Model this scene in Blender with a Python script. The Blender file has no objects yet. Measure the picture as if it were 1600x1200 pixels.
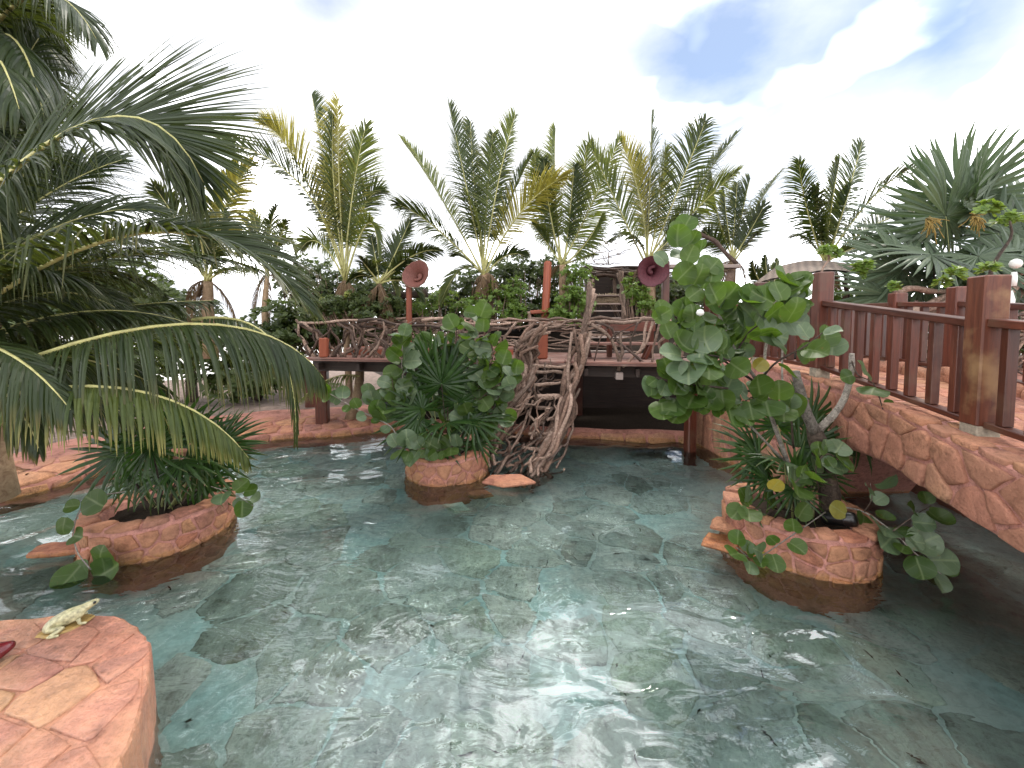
import bpy, bmesh, math, random
import numpy as np
from mathutils import Vector, Matrix, noise as mnoise

# ------------------------------------------------------------------ camera, sky, sun, exposure
SC = bpy.context.scene
COL = SC.collection
F, H, PIT, HY = 614.0, 2.4, math.radians(3.0), 505.0
CYP = HY + F * math.tan(PIT)
cam_d = bpy.data.cameras.new('camera')
cam_d.sensor_width = 36.0
cam_d.lens = F / 1600 * 36
cam_d.shift_y = (CYP - 600) / 1600
cam_d.clip_start, cam_d.clip_end = 0.05, 6000
cam = bpy.data.objects.new('camera', cam_d)
COL.objects.link(cam)
cam.location = (0, 0, H)
cam.rotation_euler = (math.pi / 2 - PIT, 0, 0)
SC.camera = cam

SUN_EL, SUN_AZ = math.radians(58), math.radians(35)      # azimuth clockwise from +Y
world = bpy.data.worlds.new('World')
SC.world = world
world.use_nodes = True
wn, wl = world.node_tree.nodes, world.node_tree.links
wn.clear()
w_out = wn.new('ShaderNodeOutputWorld')
w_bg = wn.new('ShaderNodeBackground')
w_bg.inputs['Strength'].default_value = 0.15
sky = wn.new('ShaderNodeTexSky')
sky.sky_type = 'NISHITA'
sky.sun_disc = False
sky.sun_elevation, sky.sun_rotation = SUN_EL, SUN_AZ
sky.air_density, sky.dust_density, sky.ozone_density = 1.2, 0.3, 2.5
w_tc = wn.new('ShaderNodeTexCoord')
w_map = wn.new('ShaderNodeMapping')
w_map.inputs['Scale'].default_value = (1.0, 1.0, 1.7)
w_map.inputs['Location'].default_value = (0.33, 0.1, 0.32)
w_n1 = wn.new('ShaderNodeTexNoise')
w_n1.inputs['Scale'].default_value = 1.55
w_n1.inputs['Detail'].default_value = 7
w_n1.inputs['Roughness'].default_value = 0.55
w_r = wn.new('ShaderNodeValToRGB')
w_r.color_ramp.elements[0].position, w_r.color_ramp.elements[0].color = 0.34, (0.12, 0.12, 0.12, 1)
w_r.color_ramp.elements[1].position, w_r.color_ramp.elements[1].color = 0.60, (1, 1, 1, 1)
w_n2 = wn.new('ShaderNodeTexNoise')
w_n2.inputs['Scale'].default_value = 3.6
w_n2.inputs['Detail'].default_value = 3
w_r2 = wn.new('ShaderNodeValToRGB')
w_r2.color_ramp.elements[0].position, w_r2.color_ramp.elements[0].color = 0.5, (9.6, 9.8, 10.3, 1)
w_r2.color_ramp.elements[1].position, w_r2.color_ramp.elements[1].color = 0.64, (48, 48, 48.6, 1)  # brightest cloud patches boosted for white reflections on the water
w_mix = wn.new('ShaderNodeMix')
w_mix.data_type = 'RGBA'
wl.new(w_tc.outputs['Generated'], w_map.inputs['Vector'])
wl.new(w_map.outputs['Vector'], w_n1.inputs['Vector'])
wl.new(w_map.outputs['Vector'], w_n2.inputs['Vector'])
# gaps in the cloud: blobs of thinner cover round a few directions, torn by the noise
w_nrm = wn.new('ShaderNodeVectorMath')
w_nrm.operation = 'NORMALIZE'
wl.new(w_tc.outputs['Generated'], w_nrm.inputs[0])
w_sum = w_n1.outputs['Fac']
for gx_, gy_, gz_, gr_, ga_ in ((0.378, 0.775, 0.515, 0.27, 0.36), (0.645, 0.606, 0.485, 0.2, 0.26), (-0.347, 0.74, 0.6, 0.14, 0.17), (-0.85, 0.2, 0.5, 0.3, 0.25), (0.9, -0.1, 0.45, 0.3, 0.25), (0.1, -0.8, 0.6, 0.35, 0.25)):
    dn_ = wn.new('ShaderNodeVectorMath')
    dn_.operation = 'DISTANCE'
    v_ = Vector((gx_, gy_, gz_)).normalized()
    dn_.inputs[1].default_value = v_
    wl.new(w_nrm.outputs[0], dn_.inputs[0])
    mr_ = wn.new('ShaderNodeMapRange')
    mr_.interpolation_type = 'SMOOTHSTEP'
    mr_.inputs['From Min'].default_value, mr_.inputs['From Max'].default_value = 0.0, gr_
    mr_.inputs['To Min'].default_value, mr_.inputs['To Max'].default_value = ga_, 0.0
    wl.new(dn_.outputs['Value'], mr_.inputs['Value'])
    sb_n = wn.new('ShaderNodeMath')
    sb_n.operation = 'SUBTRACT'
    wl.new(w_sum, sb_n.inputs[0])
    wl.new(mr_.outputs[0], sb_n.inputs[1])
    w_sum = sb_n.outputs[0]
w_add = wn.new('ShaderNodeMath')
w_add.operation = 'ADD'
w_add.inputs[1].default_value = 0.14
wl.new(w_sum, w_add.inputs[0])
wl.new(w_add.outputs[0], w_r.inputs['Fac'])
wl.new(w_n2.outputs['Fac'], w_r2.inputs['Fac'])
wl.new(w_r.outputs['Color'], w_mix.inputs[0])
wl.new(sky.outputs['Color'], w_mix.inputs[6])
wl.new(w_r2.outputs['Color'], w_mix.inputs[7])
wl.new(w_mix.outputs[2], w_bg.inputs['Color'])
wl.new(w_bg.outputs['Background'], w_out.inputs['Surface'])

sun_d = bpy.data.lights.new('sun', 'SUN')
sun_d.energy = 2.4
sun_d.angle = math.radians(8)
sun_d.color = (1.0, 0.93, 0.82)
sun = bpy.data.objects.new('sun', sun_d)
COL.objects.link(sun)
sd = Vector((math.sin(SUN_AZ) * math.cos(SUN_EL), math.cos(SUN_AZ) * math.cos(SUN_EL), math.sin(SUN_EL)))
sun.rotation_euler = sd.to_track_quat('Z', 'Y').to_euler()
sun.location = sd * 30

SC.view_settings.view_transform = 'Standard'
SC.view_settings.look = 'None'
SC.view_settings.exposure = -0.08
SC.view_settings.gamma = 1.0
SC.view_settings.use_curve_mapping = False
cy = SC.cycles
cy.use_denoising = True
cy.max_bounces, cy.diffuse_bounces, cy.glossy_bounces, cy.transmission_bounces = 8, 3, 3, 6
cy.transparent_max_bounces = 8
cy.sample_clamp_indirect = 6.0
cy.caustics_refractive = True

# ------------------------------------------------------------------ helpers: pixels to places
CP, SP = math.cos(PIT), math.sin(PIT)


def ray(px, py):
    u, v = (px - 800) / F, (CYP - py) / F
    return Vector((u, CP + v * SP, -SP + v * CP))


def at(px, py, Y):
    d = ray(px, py)
    return Vector((0, 0, H)) + d * (Y / d.y)


def onz(px, py, z):
    d = ray(px, py)
    return Vector((0, 0, H)) + d * ((z - H) / d.z)


def sz(p, Y):
    return p / F * Y


# ------------------------------------------------------------------ helpers: objects
WM = {}


def thing(name, label, cat, loc=(0, 0, 0), group=None):
    o = bpy.data.objects.new(name, None)
    COL.objects.link(o)
    o.empty_display_size = 0.1
    o.location = loc
    o['label'], o['category'] = label, cat
    if group:
        o['group'] = group
    WM[o.name] = Matrix.Translation(Vector(loc))
    return o


def tag(o, label, cat, group=None):
    o['label'], o['category'] = label, cat
    if group:
        o['group'] = group
    return o


def link(name, me, parent=None, M=None, kind=None):
    o = bpy.data.objects.new(name, me)
    COL.objects.link(o)
    M = M or Matrix.Identity(4)
    if parent is not None:
        o.parent = parent
        o.matrix_basis = WM[parent.name].inverted() @ M
    else:
        o.matrix_basis = M
    WM[o.name] = M
    if kind:
        o['kind'] = kind
    return o


class MB:
    def __init__(s):
        s.v, s.f, s.c, s.uv = [], [], [], None

    def add(s, verts, faces, cols=None):
        b = len(s.v)
        s.v.extend(verts)
        s.f.extend([tuple(i + b for i in f) for f in faces])
        if cols:
            s.c.extend(cols)

    def mesh(s, name, mat, smooth=True, origin=None):
        me = bpy.data.meshes.new(name)
        v = s.v
        if origin is not None:
            v = [(p[0] - origin[0], p[1] - origin[1], p[2] - origin[2]) for p in v]
        me.from_pydata([tuple(p) for p in v], [], s.f)
        if mat:
            me.materials.append(mat)
        if smooth:
            me.polygons.foreach_set('use_smooth', [True] * len(me.polygons))
        if s.c and len(s.c) == len(s.v):
            a = me.color_attributes.new('tint', 'FLOAT_COLOR', 'POINT')
            a.data.foreach_set('color', np.array(s.c, dtype=np.float32).ravel())
        me.update()
        return me

    def build(s, name, mat, parent=None, smooth=True, kind=None, origin=None):
        """world-space vertices; the object's origin goes to 'origin' (default: middle of the shape)"""
        if origin is None:
            a = np.array([tuple(p) for p in s.v])
            origin = (a.min(0) + a.max(0)) / 2
        me = s.mesh(name, mat, smooth, origin)
        return link(name, me, parent, Matrix.Translation(Vector([float(x) for x in origin])), kind)


def frame(T, up=Vector((0, 0, 1))):
    T = T.normalized()
    S = T.cross(up)
    if S.length < 1e-3:
        S = T.cross(Vector((1, 0.2, 0)))
    S.normalize()
    return T, S, S.cross(T).normalized()


def catmull(pts, n):
    P = [Vector(p) for p in pts]
    if len(P) < 3:
        return [P[0].lerp(P[-1], i / (n - 1)) for i in range(n)]
    P = [P[0] * 2 - P[1]] + P + [P[-1] * 2 - P[-2]]
    segs = len(P) - 3
    out = []
    for i in range(n):
        x = i / (n - 1) * segs
        k = min(int(x), segs - 1)
        t = x - k
        a, b, c, d = P[k:k + 4]
        out.append(0.5 * ((2 * b) + (c - a) * t + (2 * a - 5 * b + 4 * c - d) * t * t + (3 * b - a - 3 * c + d) * t ** 3))
    return out


def tube(mb, pts, radii, sides=6, cap=True, rough=0.0, rnd=None, col=None):
    n = len(pts)
    vs = []
    ref = Vector((0.13, 0.21, 0.97))
    for i, p in enumerate(pts):
        T = (pts[min(i + 1, n - 1)] - pts[max(i - 1, 0)])
        if T.length < 1e-6:
            T = Vector((0, 0, 1))
        T, S, N = frame(T, ref)
        ref = N
        r = radii[i] if isinstance(radii, (list, tuple)) else radii
        for k in range(sides):
            a = 2 * math.pi * k / sides
            rr = r * (1 + (rnd.uniform(-rough, rough) if rnd else 0))
            vs.append(p + (S * math.cos(a) + N * math.sin(a)) * rr)
    fs = []
    for i in range(n - 1):
        for k in range(sides):
            a, b = i * sides + k, i * sides + (k + 1) % sides
            fs.append((a, b, b + sides, a + sides))
    if cap:
        fs.append(tuple(range(sides))[::-1])
        fs.append(tuple((n - 1) * sides + k for k in range(sides)))
    mb.add(vs, fs, [col] * len(vs) if col else None)


def branch_mb(pts, r0, r1, rnd, wob=0.04, n=9, sides=6, rough=0.12):
    P = catmull(pts, n)
    L = sum((P[i + 1] - P[i]).length for i in range(n - 1))
    off = rnd.uniform(0, 100)
    out = []
    for i, p in enumerate(P):
        t = i / (n - 1)
        w = wob * min(1.0, L)
        q = Vector((mnoise.noise(Vector((off, t * 3.1, 0))), mnoise.noise(Vector((off, t * 3.1, 7))),
                    mnoise.noise(Vector((off, t * 3.1, 13))))) * w
        out.append(p + q)
    mb = MB()
    tube(mb, out, [(r0 + (r1 - r0) * i / (n - 1)) * rnd.uniform(0.84, 1.18) for i in range(n)], sides, True, rough, rnd)
    return mb


BOX = {}


def box_mesh(w, h, d, bev, mat):
    key = (round(w, 3), round(h, 3), round(d, 3), bev, mat.name)
    if key in BOX:
        return BOX[key]
    bm = bmesh.new()
    bmesh.ops.create_cube(bm, size=1)
    for v in bm.verts:
        v.co = (v.co.x * w, v.co.y * h, v.co.z * d)
    if bev:
        bmesh.ops.bevel(bm, geom=list(bm.edges), offset=bev, segments=1, affect='EDGES')
    me = bpy.data.meshes.new('beam')
    bm.to_mesh(me)
    bm.free()
    me.materials.append(mat)
    BOX[key] = me
    return me


def beam(name, p0, p1, w, h, mat, parent=None, bev=0.006, roll=0.0, side=None):
    """a squared timber from p0 to p1; its local X runs along it, w across, h the other way"""
    p0, p1 = Vector(p0), Vector(p1)
    T = p1 - p0
    L = T.length
    T, S, N = frame(T, Vector((0, 0, 1)) if side is None else Vector(side))
    M = Matrix((T, S, N)).transposed().to_4x4()
    M = Matrix.Translation((p0 + p1) / 2) @ M @ Matrix.Rotation(roll, 4, 'X')
    return link(name, box_mesh(L, w, h, bev, mat), parent, M)


# ------------------------------------------------------------------ materials
def mat_new(name):
    m = bpy.data.materials.new(name)
    m.use_nodes = True
    nt = m.node_tree
    nt.nodes.clear()
    out = nt.nodes.new('ShaderNodeOutputMaterial')
    return m, nt, out


def N(nt, t, **kw):
    n = nt.nodes.new(t)
    for k, v in kw.items():
        if k in n.inputs:
            n.inputs[k].default_value = v
        else:
            setattr(n, k, v)
    return n


def ramp(nt, stops):
    r = nt.nodes.new('ShaderNodeValToRGB')
    e = r.color_ramp.elements
    while len(e) < len(stops):
        e.new(0.5)
    for k, (p, c) in enumerate(stops):
        e[k].position = p
        e[k].color = (*c, 1)
    return r


def mixc(nt, a, b, fac, mode='MIX'):
    m = nt.nodes.new('ShaderNodeMix')
    m.data_type = 'RGBA'
    m.blend_type = mode
    for s, i in ((fac, 0), (a, 6), (b, 7)):
        if hasattr(s, 'links') or hasattr(s, 'is_linked'):
            nt.links.new(s, m.inputs[i])
        else:
            m.inputs[i].default_value = s if i == 0 else (*s, 1)
    return m.outputs[2]


def bump(nt, h, strength, dist=0.02):
    b = N(nt, 'ShaderNodeBump')
    b.inputs['Strength'].default_value = strength
    b.inputs['Distance'].default_value = dist
    nt.links.new(h, b.inputs['Height'])
    return b.outputs['Normal']


def mat_stone(name, cols, rough=0.75, scale=9.0, spec=0.3, bstr=0.8, wet=0.0):
    """rock: one of cols per piece (object random), mottled, with fine relief"""
    m, nt, out = mat_new(name)
    L = nt.links
    oi = N(nt, 'ShaderNodeObjectInfo')
    tc = N(nt, 'ShaderNodeTexCoord')
    geo = N(nt, 'ShaderNodeNewGeometry')
    r = ramp(nt, [(i / max(1, len(cols) - 1), c) for i, c in enumerate(cols)])
    L.new(oi.outputs['Random'], r.inputs['Fac'])
    n1 = N(nt, 'ShaderNodeTexNoise', Scale=scale, Detail=8.0, Roughness=0.65)
    n2 = N(nt, 'ShaderNodeTexNoise', Scale=scale * 5, Detail=6.0, Roughness=0.7)
    n3 = N(nt, 'ShaderNodeTexNoise', Scale=scale * 0.25, Detail=3.0)
    for q in (n1, n2, n3):
        L.new(geo.outputs['Position'], q.inputs['Vector'])
    r1 = ramp(nt, [(0.3, (0.4, 0.36, 0.34)), (0.5, (0.95, 0.95, 0.95)), (0.72, (1.45, 1.42, 1.35))])
    L.new(n1.outputs['Fac'], r1.inputs['Fac'])
    r2 = ramp(nt, [(0.3, (0.42, 0.38, 0.35)), (0.48, (1, 1, 1)), (0.7, (1.25, 1.25, 1.25))])
    L.new(n2.outputs['Fac'], r2.inputs['Fac'])
    c = mixc(nt, r.outputs['Color'], r1.outputs['Color'], 0.75, 'MULTIPLY')
    c = mixc(nt, c, r2.outputs['Color'], 0.8, 'MULTIPLY')
    r3 = ramp(nt, [(0.42, (0, 0, 0)), (0.62, (0.5, 0.5, 0.5))])
    L.new(n3.outputs['Fac'], r3.inputs['Fac'])
    c = mixc(nt, c, cols[len(cols) // 2], r3.outputs['Color'])
    p = N(nt, 'ShaderNodeBsdfPrincipled', Roughness=rough)
    p.inputs['Specular IOR Level'].default_value = spec
    if wet:                                     # tide mark: rock soaked and algae-stained up to a ragged line over the water
        sx = N(nt, 'ShaderNodeSeparateXYZ')
        L.new(geo.outputs['Position'], sx.inputs[0])
        ma = N(nt, 'ShaderNodeMath', operation='MULTIPLY_ADD')
        L.new(n1.outputs['Fac'], ma.inputs[0])
        ma.inputs[1].default_value = -0.09
        L.new(sx.outputs[2], ma.inputs[2])
        wm = N(nt, 'ShaderNodeMapRange')
        wm.inputs['From Min'].default_value, wm.inputs['From Max'].default_value = 0.02, -0.015
        L.new(ma.outputs[0], wm.inputs['Value'])
        c = mixc(nt, c, mixc(nt, c, (0.98, 1.0, 0.74), 1.0, 'MULTIPLY'), wm.outputs[0])
        wr = N(nt, 'ShaderNodeMapRange')
        wr.inputs['To Min'].default_value, wr.inputs['To Max'].default_value = rough, 0.25
        L.new(wm.outputs[0], wr.inputs['Value'])
        L.new(wr.outputs[0], p.inputs['Roughness'])
    L.new(c, p.inputs['Base Color'])
    add = N(nt, 'ShaderNodeMath', operation='ADD')
    L.new(n1.outputs['Fac'], add.inputs[0])
    mul = N(nt, 'ShaderNodeMath', operation='MULTIPLY')
    mul.inputs[1].default_value = 0.35
    L.new(n2.outputs['Fac'], mul.inputs[0])
    L.new(mul.outputs[0], add.inputs[1])
    L.new(bump(nt, add.outputs[0], bstr, 0.045), p.inputs['Normal'])
    L.new(p.outputs[0], out.inputs['Surface'])
    return m


def mat_wood(name, ca, cb, rough=0.4, spec=0.5, wear=None, bstr=0.25):
    """timber: grain along local X, tone per piece"""
    m, nt, out = mat_new(name)
    L = nt.links
    oi = N(nt, 'ShaderNodeObjectInfo')
    tc = N(nt, 'ShaderNodeTexCoord')
    mp = N(nt, 'ShaderNodeMapping')
    mp.inputs['Scale'].default_value = (1.2, 14, 14)
    cmb = N(nt, 'ShaderNodeVectorMath', operation='ADD')
    L.new(tc.outputs['Object'], cmb.inputs[0])
    sc_ = N(nt, 'ShaderNodeVectorMath', operation='SCALE')
    L.new(oi.outputs['Location'], sc_.inputs[0])
    sc_.inputs['Scale'].default_value = 3.7
    L.new(sc_.outputs[0], cmb.inputs[1])
    L.new(cmb.outputs[0], mp.inputs['Vector'])
    n1 = N(nt, 'ShaderNodeTexNoise', Scale=2.0, Detail=8.0, Roughness=0.65, Distortion=0.6)
    L.new(mp.outputs[0], n1.inputs['Vector'])
    n2 = N(nt, 'ShaderNodeTexNoise', Scale=3.0, Detail=5.0)
    L.new(cmb.outputs[0], n2.inputs['Vector'])
    r = ramp(nt, [(0.3, ca), (0.7, cb)])
    L.new(n1.outputs['Fac'], r.inputs['Fac'])
    v = N(nt, 'ShaderNodeMapRange')
    v.inputs['To Min'].default_value, v.inputs['To Max'].default_value = 0.7, 1.3
    L.new(oi.outputs['Random'], v.inputs['Value'])
    hs = N(nt, 'ShaderNodeHueSaturation')
    L.new(v.outputs[0], hs.inputs['Value'])
    L.new(r.outputs['Color'], hs.inputs['Color'])
    c = hs.outputs['Color']
    if wear:
        r2 = ramp(nt, [(0.52, (0, 0, 0)), (0.68, (0.85, 0.85, 0.85))])
        L.new(n2.outputs['Fac'], r2.inputs['Fac'])
        c = mixc(nt, c, wear, r2.outputs['Color'])
    p = N(nt, 'ShaderNodeBsdfPrincipled', Roughness=rough)
    p.inputs['Specular IOR Level'].default_value = spec
    L.new(c, p.inputs['Base Color'])
    rr = N(nt, 'ShaderNodeMapRange')
    rr.inputs['To Min'].default_value, rr.inputs['To Max'].default_value = rough - 0.1, rough + 0.2
    L.new(n2.outputs['Fac'], rr.inputs['Value'])
    L.new(rr.outputs[0], p.inputs['Roughness'])
    L.new(bump(nt, n1.outputs['Fac'], bstr, 0.01), p.inputs['Normal'])
    L.new(p.outputs[0], out.inputs['Surface'])
    return m


def mat_bark(name, ca, cb, scale=14, rough=0.8):
    m, nt, out = mat_new(name)
    L = nt.links
    geo = N(nt, 'ShaderNodeNewGeometry')
    oi = N(nt, 'ShaderNodeObjectInfo')
    n1 = N(nt, 'ShaderNodeTexNoise', Scale=scale, Detail=7.0, Roughness=0.7, Distortion=0.8)
    L.new(geo.outputs['Position'], n1.inputs['Vector'])
    r = ramp(nt, [(0.32, ca), (0.66, cb)])
    L.new(n1.outputs['Fac'], r.inputs['Fac'])
    v = N(nt, 'ShaderNodeMapRange')
    v.inputs['To Min'].default_value, v.inputs['To Max'].default_value = 0.5, 1.35
    L.new(oi.outputs['Random'], v.inputs['Value'])
    hs = N(nt, 'ShaderNodeHueSaturation')
    L.new(v.outputs[0], hs.inputs['Value'])
    L.new(r.outputs['Color'], hs.inputs['Color'])
    p = N(nt, 'ShaderNodeBsdfPrincipled', Roughness=rough)
    p.inputs['Specular IOR Level'].default_value = 0.25
    L.new(hs.outputs['Color'], p.inputs['Base Color'])
    L.new(bump(nt, n1.outputs['Fac'], 0.6, 0.015), p.inputs['Normal'])
    L.new(p.outputs[0], out.inputs['Surface'])
    return m


def mat_leaf(name, ca, cb, trans, tip=None, rough=0.4, spec=0.45, tfac=0.3, veins=False, tip_pos=(0.6, 1.0)):
    """thin blade: two greens by the 'tint' attribute (green channel) or per object, light through it"""
    m, nt, out = mat_new(name)
    L = nt.links
    at_ = N(nt, 'ShaderNodeAttribute', attribute_name='tint')
    oi = N(nt, 'ShaderNodeObjectInfo')
    geo = N(nt, 'ShaderNodeNewGeometry')
    sep = N(nt, 'ShaderNodeSeparateColor')
    L.new(at_.outputs['Color'], sep.inputs[0])
    ad = N(nt, 'ShaderNodeMath', operation='ADD')
    L.new(sep.outputs[1], ad.inputs[0])
    L.new(oi.outputs['Random'], ad.inputs[1])
    fr = N(nt, 'ShaderNodeMath', operation='FRACT')
    L.new(ad.outputs[0], fr.inputs[0])
    c = mixc(nt, ca, cb, fr.outputs[0])
    t = mixc(nt, trans, tuple(x * 0.7 for x in trans), fr.outputs[0])
    n1 = N(nt, 'ShaderNodeTexNoise', Scale=30.0, Detail=3.0)
    L.new(geo.outputs['Position'], n1.inputs['Vector'])
    r1 = ramp(nt, [(0.3, (0.75, 0.78, 0.7)), (0.7, (1.15, 1.1, 1.1))])
    L.new(n1.outputs['Fac'], r1.inputs['Fac'])
    c = mixc(nt, c, r1.outputs['Color'], 0.6, 'MULTIPLY')
    if tip:
        mr = N(nt, 'ShaderNodeMapRange')
        mr.inputs['From Min'].default_value, mr.inputs['From Max'].default_value = tip_pos
        L.new(sep.outputs[0], mr.inputs['Value'])
        mm = N(nt, 'ShaderNodeMath', operation='MULTIPLY')
        L.new(mr.outputs[0], mm.inputs[0])
        L.new(sep.outputs[2], mm.inputs[1])
        c = mixc(nt, c, tip, mm.outputs[0])
        t = mixc(nt, t, tip, mm.outputs[0])
    p = N(nt, 'ShaderNodeBsdfPrincipled', Roughness=rough)
    p.inputs['Specular IOR Level'].default_value = spec
    if veins:
        uv = N(nt, 'ShaderNodeUVMap')
        s2 = N(nt, 'ShaderNodeSeparateXYZ')
        L.new(uv.outputs[0], s2.inputs[0])
        ab = N(nt, 'ShaderNodeMath', operation='ABSOLUTE')
        L.new(s2.outputs[0], ab.inputs[0])
        a1 = N(nt, 'ShaderNodeMapRange')
        a1.inputs['From Min'].default_value, a1.inputs['From Max'].default_value = 0.05, 0.015
        L.new(ab.outputs[0], a1.inputs['Value'])
        q = N(nt, 'ShaderNodeMath', operation='MULTIPLY_ADD')           # v - 0.45|u| picks slanting side veins
        L.new(ab.outputs[0], q.inputs[0])
        q.inputs[1].default_value = -0.55
        L.new(s2.outputs[1], q.inputs[2])
        q2 = N(nt, 'ShaderNodeMath', operation='MULTIPLY')
        L.new(q.outputs[0], q2.inputs[0])
        q2.inputs[1].default_value = 2.6
        q3 = N(nt, 'ShaderNodeMath', operation='PINGPONG')
        L.new(q2.outputs[0], q3.inputs[0])
        q3.inputs[1].default_value = 0.5
        a2 = N(nt, 'ShaderNodeMapRange')
        a2.inputs['From Min'].default_value, a2.inputs['From Max'].default_value = 0.07, 0.0
        a2.inputs['To Max'].default_value = 0.6
        L.new(q3.outputs[0], a2.inputs['Value'])
        mx = N(nt, 'ShaderNodeMath', operation='MAXIMUM')
        L.new(a1.outputs[0], mx.inputs[0])
        L.new(a2.outputs[0], mx.inputs[1])
        mh = N(nt, 'ShaderNodeMath', operation='MULTIPLY')
        mh.inputs[1].default_value = 0.3
        L.new(mx.outputs[0], mh.inputs[0])
        c = mixc(nt, c, (0.28, 0.33, 0.16), mh.outputs[0])
        ns_p = N(nt, 'ShaderNodeTexNoise', Scale=14.0, Detail=5.0, Roughness=0.7)
        L.new(geo.outputs['Position'], ns_p.inputs['Vector'])
        rs_p = ramp(nt, [(0.66, (0, 0, 0)), (0.71, (0.8, 0.8, 0.8))])
        L.new(ns_p.outputs['Fac'], rs_p.inputs['Fac'])
        c = mixc(nt, c, (0.16, 0.085, 0.03), rs_p.outputs['Color'])
        L.new(bump(nt, mx.outputs[0], 0.3, 0.004), p.inputs['Normal'])
    L.new(c, p.inputs['Base Color'])
    tr = N(nt, 'ShaderNodeBsdfTranslucent')
    L.new(t, tr.inputs['Color'])
    ms = N(nt, 'ShaderNodeMixShader')
    ms.inputs[0].default_value = tfac
    L.new(p.outputs[0], ms.inputs[1])
    L.new(tr.outputs[0], ms.inputs[2])
    L.new(ms.outputs[0], out.inputs['Surface'])
    return m


def mat_plain(name, col, rough=0.5, spec=0.4, nscale=20.0, var=0.25, bstr=0.15):
    m, nt, out = mat_new(name)
    L = nt.links
    geo = N(nt, 'ShaderNodeNewGeometry')
    n1 = N(nt, 'ShaderNodeTexNoise', Scale=nscale, Detail=6.0, Roughness=0.6)
    L.new(geo.outputs['Position'], n1.inputs['Vector'])
    r = ramp(nt, [(0.3, tuple(x * (1 - var) for x in col)), (0.7, tuple(x * (1 + var) for x in col))])
    L.new(n1.outputs['Fac'], r.inputs['Fac'])
    p = N(nt, 'ShaderNodeBsdfPrincipled', Roughness=rough)
    p.inputs['Specular IOR Level'].default_value = spec
    L.new(r.outputs['Color'], p.inputs['Base Color'])
    L.new(bump(nt, n1.outputs['Fac'], bstr, 0.01), p.inputs['Normal'])
    L.new(p.outputs[0], out.inputs['Surface'])
    return m


M_STONE = mat_stone('pink_flagstone', [(0.36, 0.14, 0.085), (0.42, 0.2, 0.135), (0.23, 0.095, 0.068), (0.4, 0.2, 0.105), (0.38, 0.16, 0.11), (0.27, 0.125, 0.1)], rough=0.72, wet=1)
M_WALLSTONE = mat_stone('brown_wall_stone', [(0.38, 0.18, 0.11), (0.43, 0.24, 0.145), (0.37, 0.16, 0.11), (0.41, 0.2, 0.12), (0.32, 0.145, 0.1)], rough=0.8, scale=8, wet=1)
M_LEDGE = mat_stone('smooth_orange_flagstone', [(0.42, 0.18, 0.125), (0.44, 0.19, 0.125), (0.3, 0.14, 0.1), (0.43, 0.185, 0.13), (0.46, 0.25, 0.13), (0.4, 0.165, 0.12), (0.37, 0.15, 0.11), (0.43, 0.19, 0.135)], rough=0.36, spec=0.55, scale=9, bstr=0.7)
M_MORTAR = mat_stone('pink_mortar', [(0.44, 0.21, 0.17), (0.42, 0.2, 0.16)], rough=0.85, scale=18, bstr=0.35, wet=1)
M_FLOORSTONE = mat_stone('submerged_grey_stone', [(0.47, 0.52, 0.47), (0.52, 0.54, 0.49), (0.42, 0.49, 0.39), (0.56, 0.56, 0.51), (0.46, 0.51, 0.48), (0.27, 0.3, 0.26), (0.5, 0.54, 0.5), (0.4, 0.43, 0.38), (0.53, 0.55, 0.52)], rough=0.9, scale=5)
M_BANK = mat_stone('bank_stone_paving', [(0.4, 0.19, 0.14), (0.38, 0.17, 0.13)], rough=0.8, scale=3, bstr=0.6)
M_RED = mat_wood('red_stained_timber', (0.045, 0.012, 0.007), (0.125, 0.033, 0.017), rough=0.36, spec=0.5, wear=(0.1, 0.05, 0.03))
M_REDW = mat_wood('worn_red_timber', (0.06, 0.016, 0.009), (0.15, 0.045, 0.022), rough=0.45, spec=0.4, wear=(0.26, 0.15, 0.07))
M_ORANGE = mat_wood('bright_red_log', (0.18, 0.042, 0.02), (0.29, 0.075, 0.034), rough=0.5)
M_PLANK = mat_wood('deck_plank', (0.13, 0.055, 0.04), (0.26, 0.13, 0.1), rough=0.5, wear=(0.27, 0.19, 0.16))
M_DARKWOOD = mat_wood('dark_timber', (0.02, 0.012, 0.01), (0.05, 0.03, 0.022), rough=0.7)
M_GREYWOOD = mat_wood('grey_timber', (0.3, 0.22, 0.19), (0.45, 0.36, 0.32), rough=0.7)
M_DRIFT = mat_bark('driftwood', (0.11, 0.065, 0.045), (0.36, 0.255, 0.2), 22)
M_DRIFTB = mat_bark('brown_driftwood', (0.07, 0.038, 0.026), (0.24, 0.155, 0.115), 22)
M_DRIFTD = mat_bark('dark_driftwood', (0.04, 0.025, 0.02), (0.14, 0.095, 0.075), 22)
M_ROOT = mat_bark('wet_root', (0.02, 0.02, 0.015), (0.06, 0.055, 0.04))
M_BARK = mat_bark('grey_bark', (0.07, 0.055, 0.045), (0.4, 0.36, 0.31), 26)
M_BARKD = mat_bark('dark_bark', (0.02, 0.015, 0.012), (0.11, 0.08, 0.06), 26)
M_PTRUNK = mat_bark('palm_trunk', (0.2, 0.12, 0.07), (0.42, 0.3, 0.19), 10)
M_STALK = mat_plain('green_stalk', (0.2, 0.21, 0.08), 0.5)
M_RACHIS = mat_plain('frond_rib', (0.4, 0.38, 0.15), 0.45)
M_DRYRIB = mat_plain('dry_rib', (0.16, 0.105, 0.065), 0.8)
M_SOIL_SHADE = mat_plain('dark_soil_and_shade', (0.025, 0.018, 0.013), 0.9, 0.1, 40, 0.5, 0.8)  # planter and mound soil; also painted shade on the ground under the deck
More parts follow.
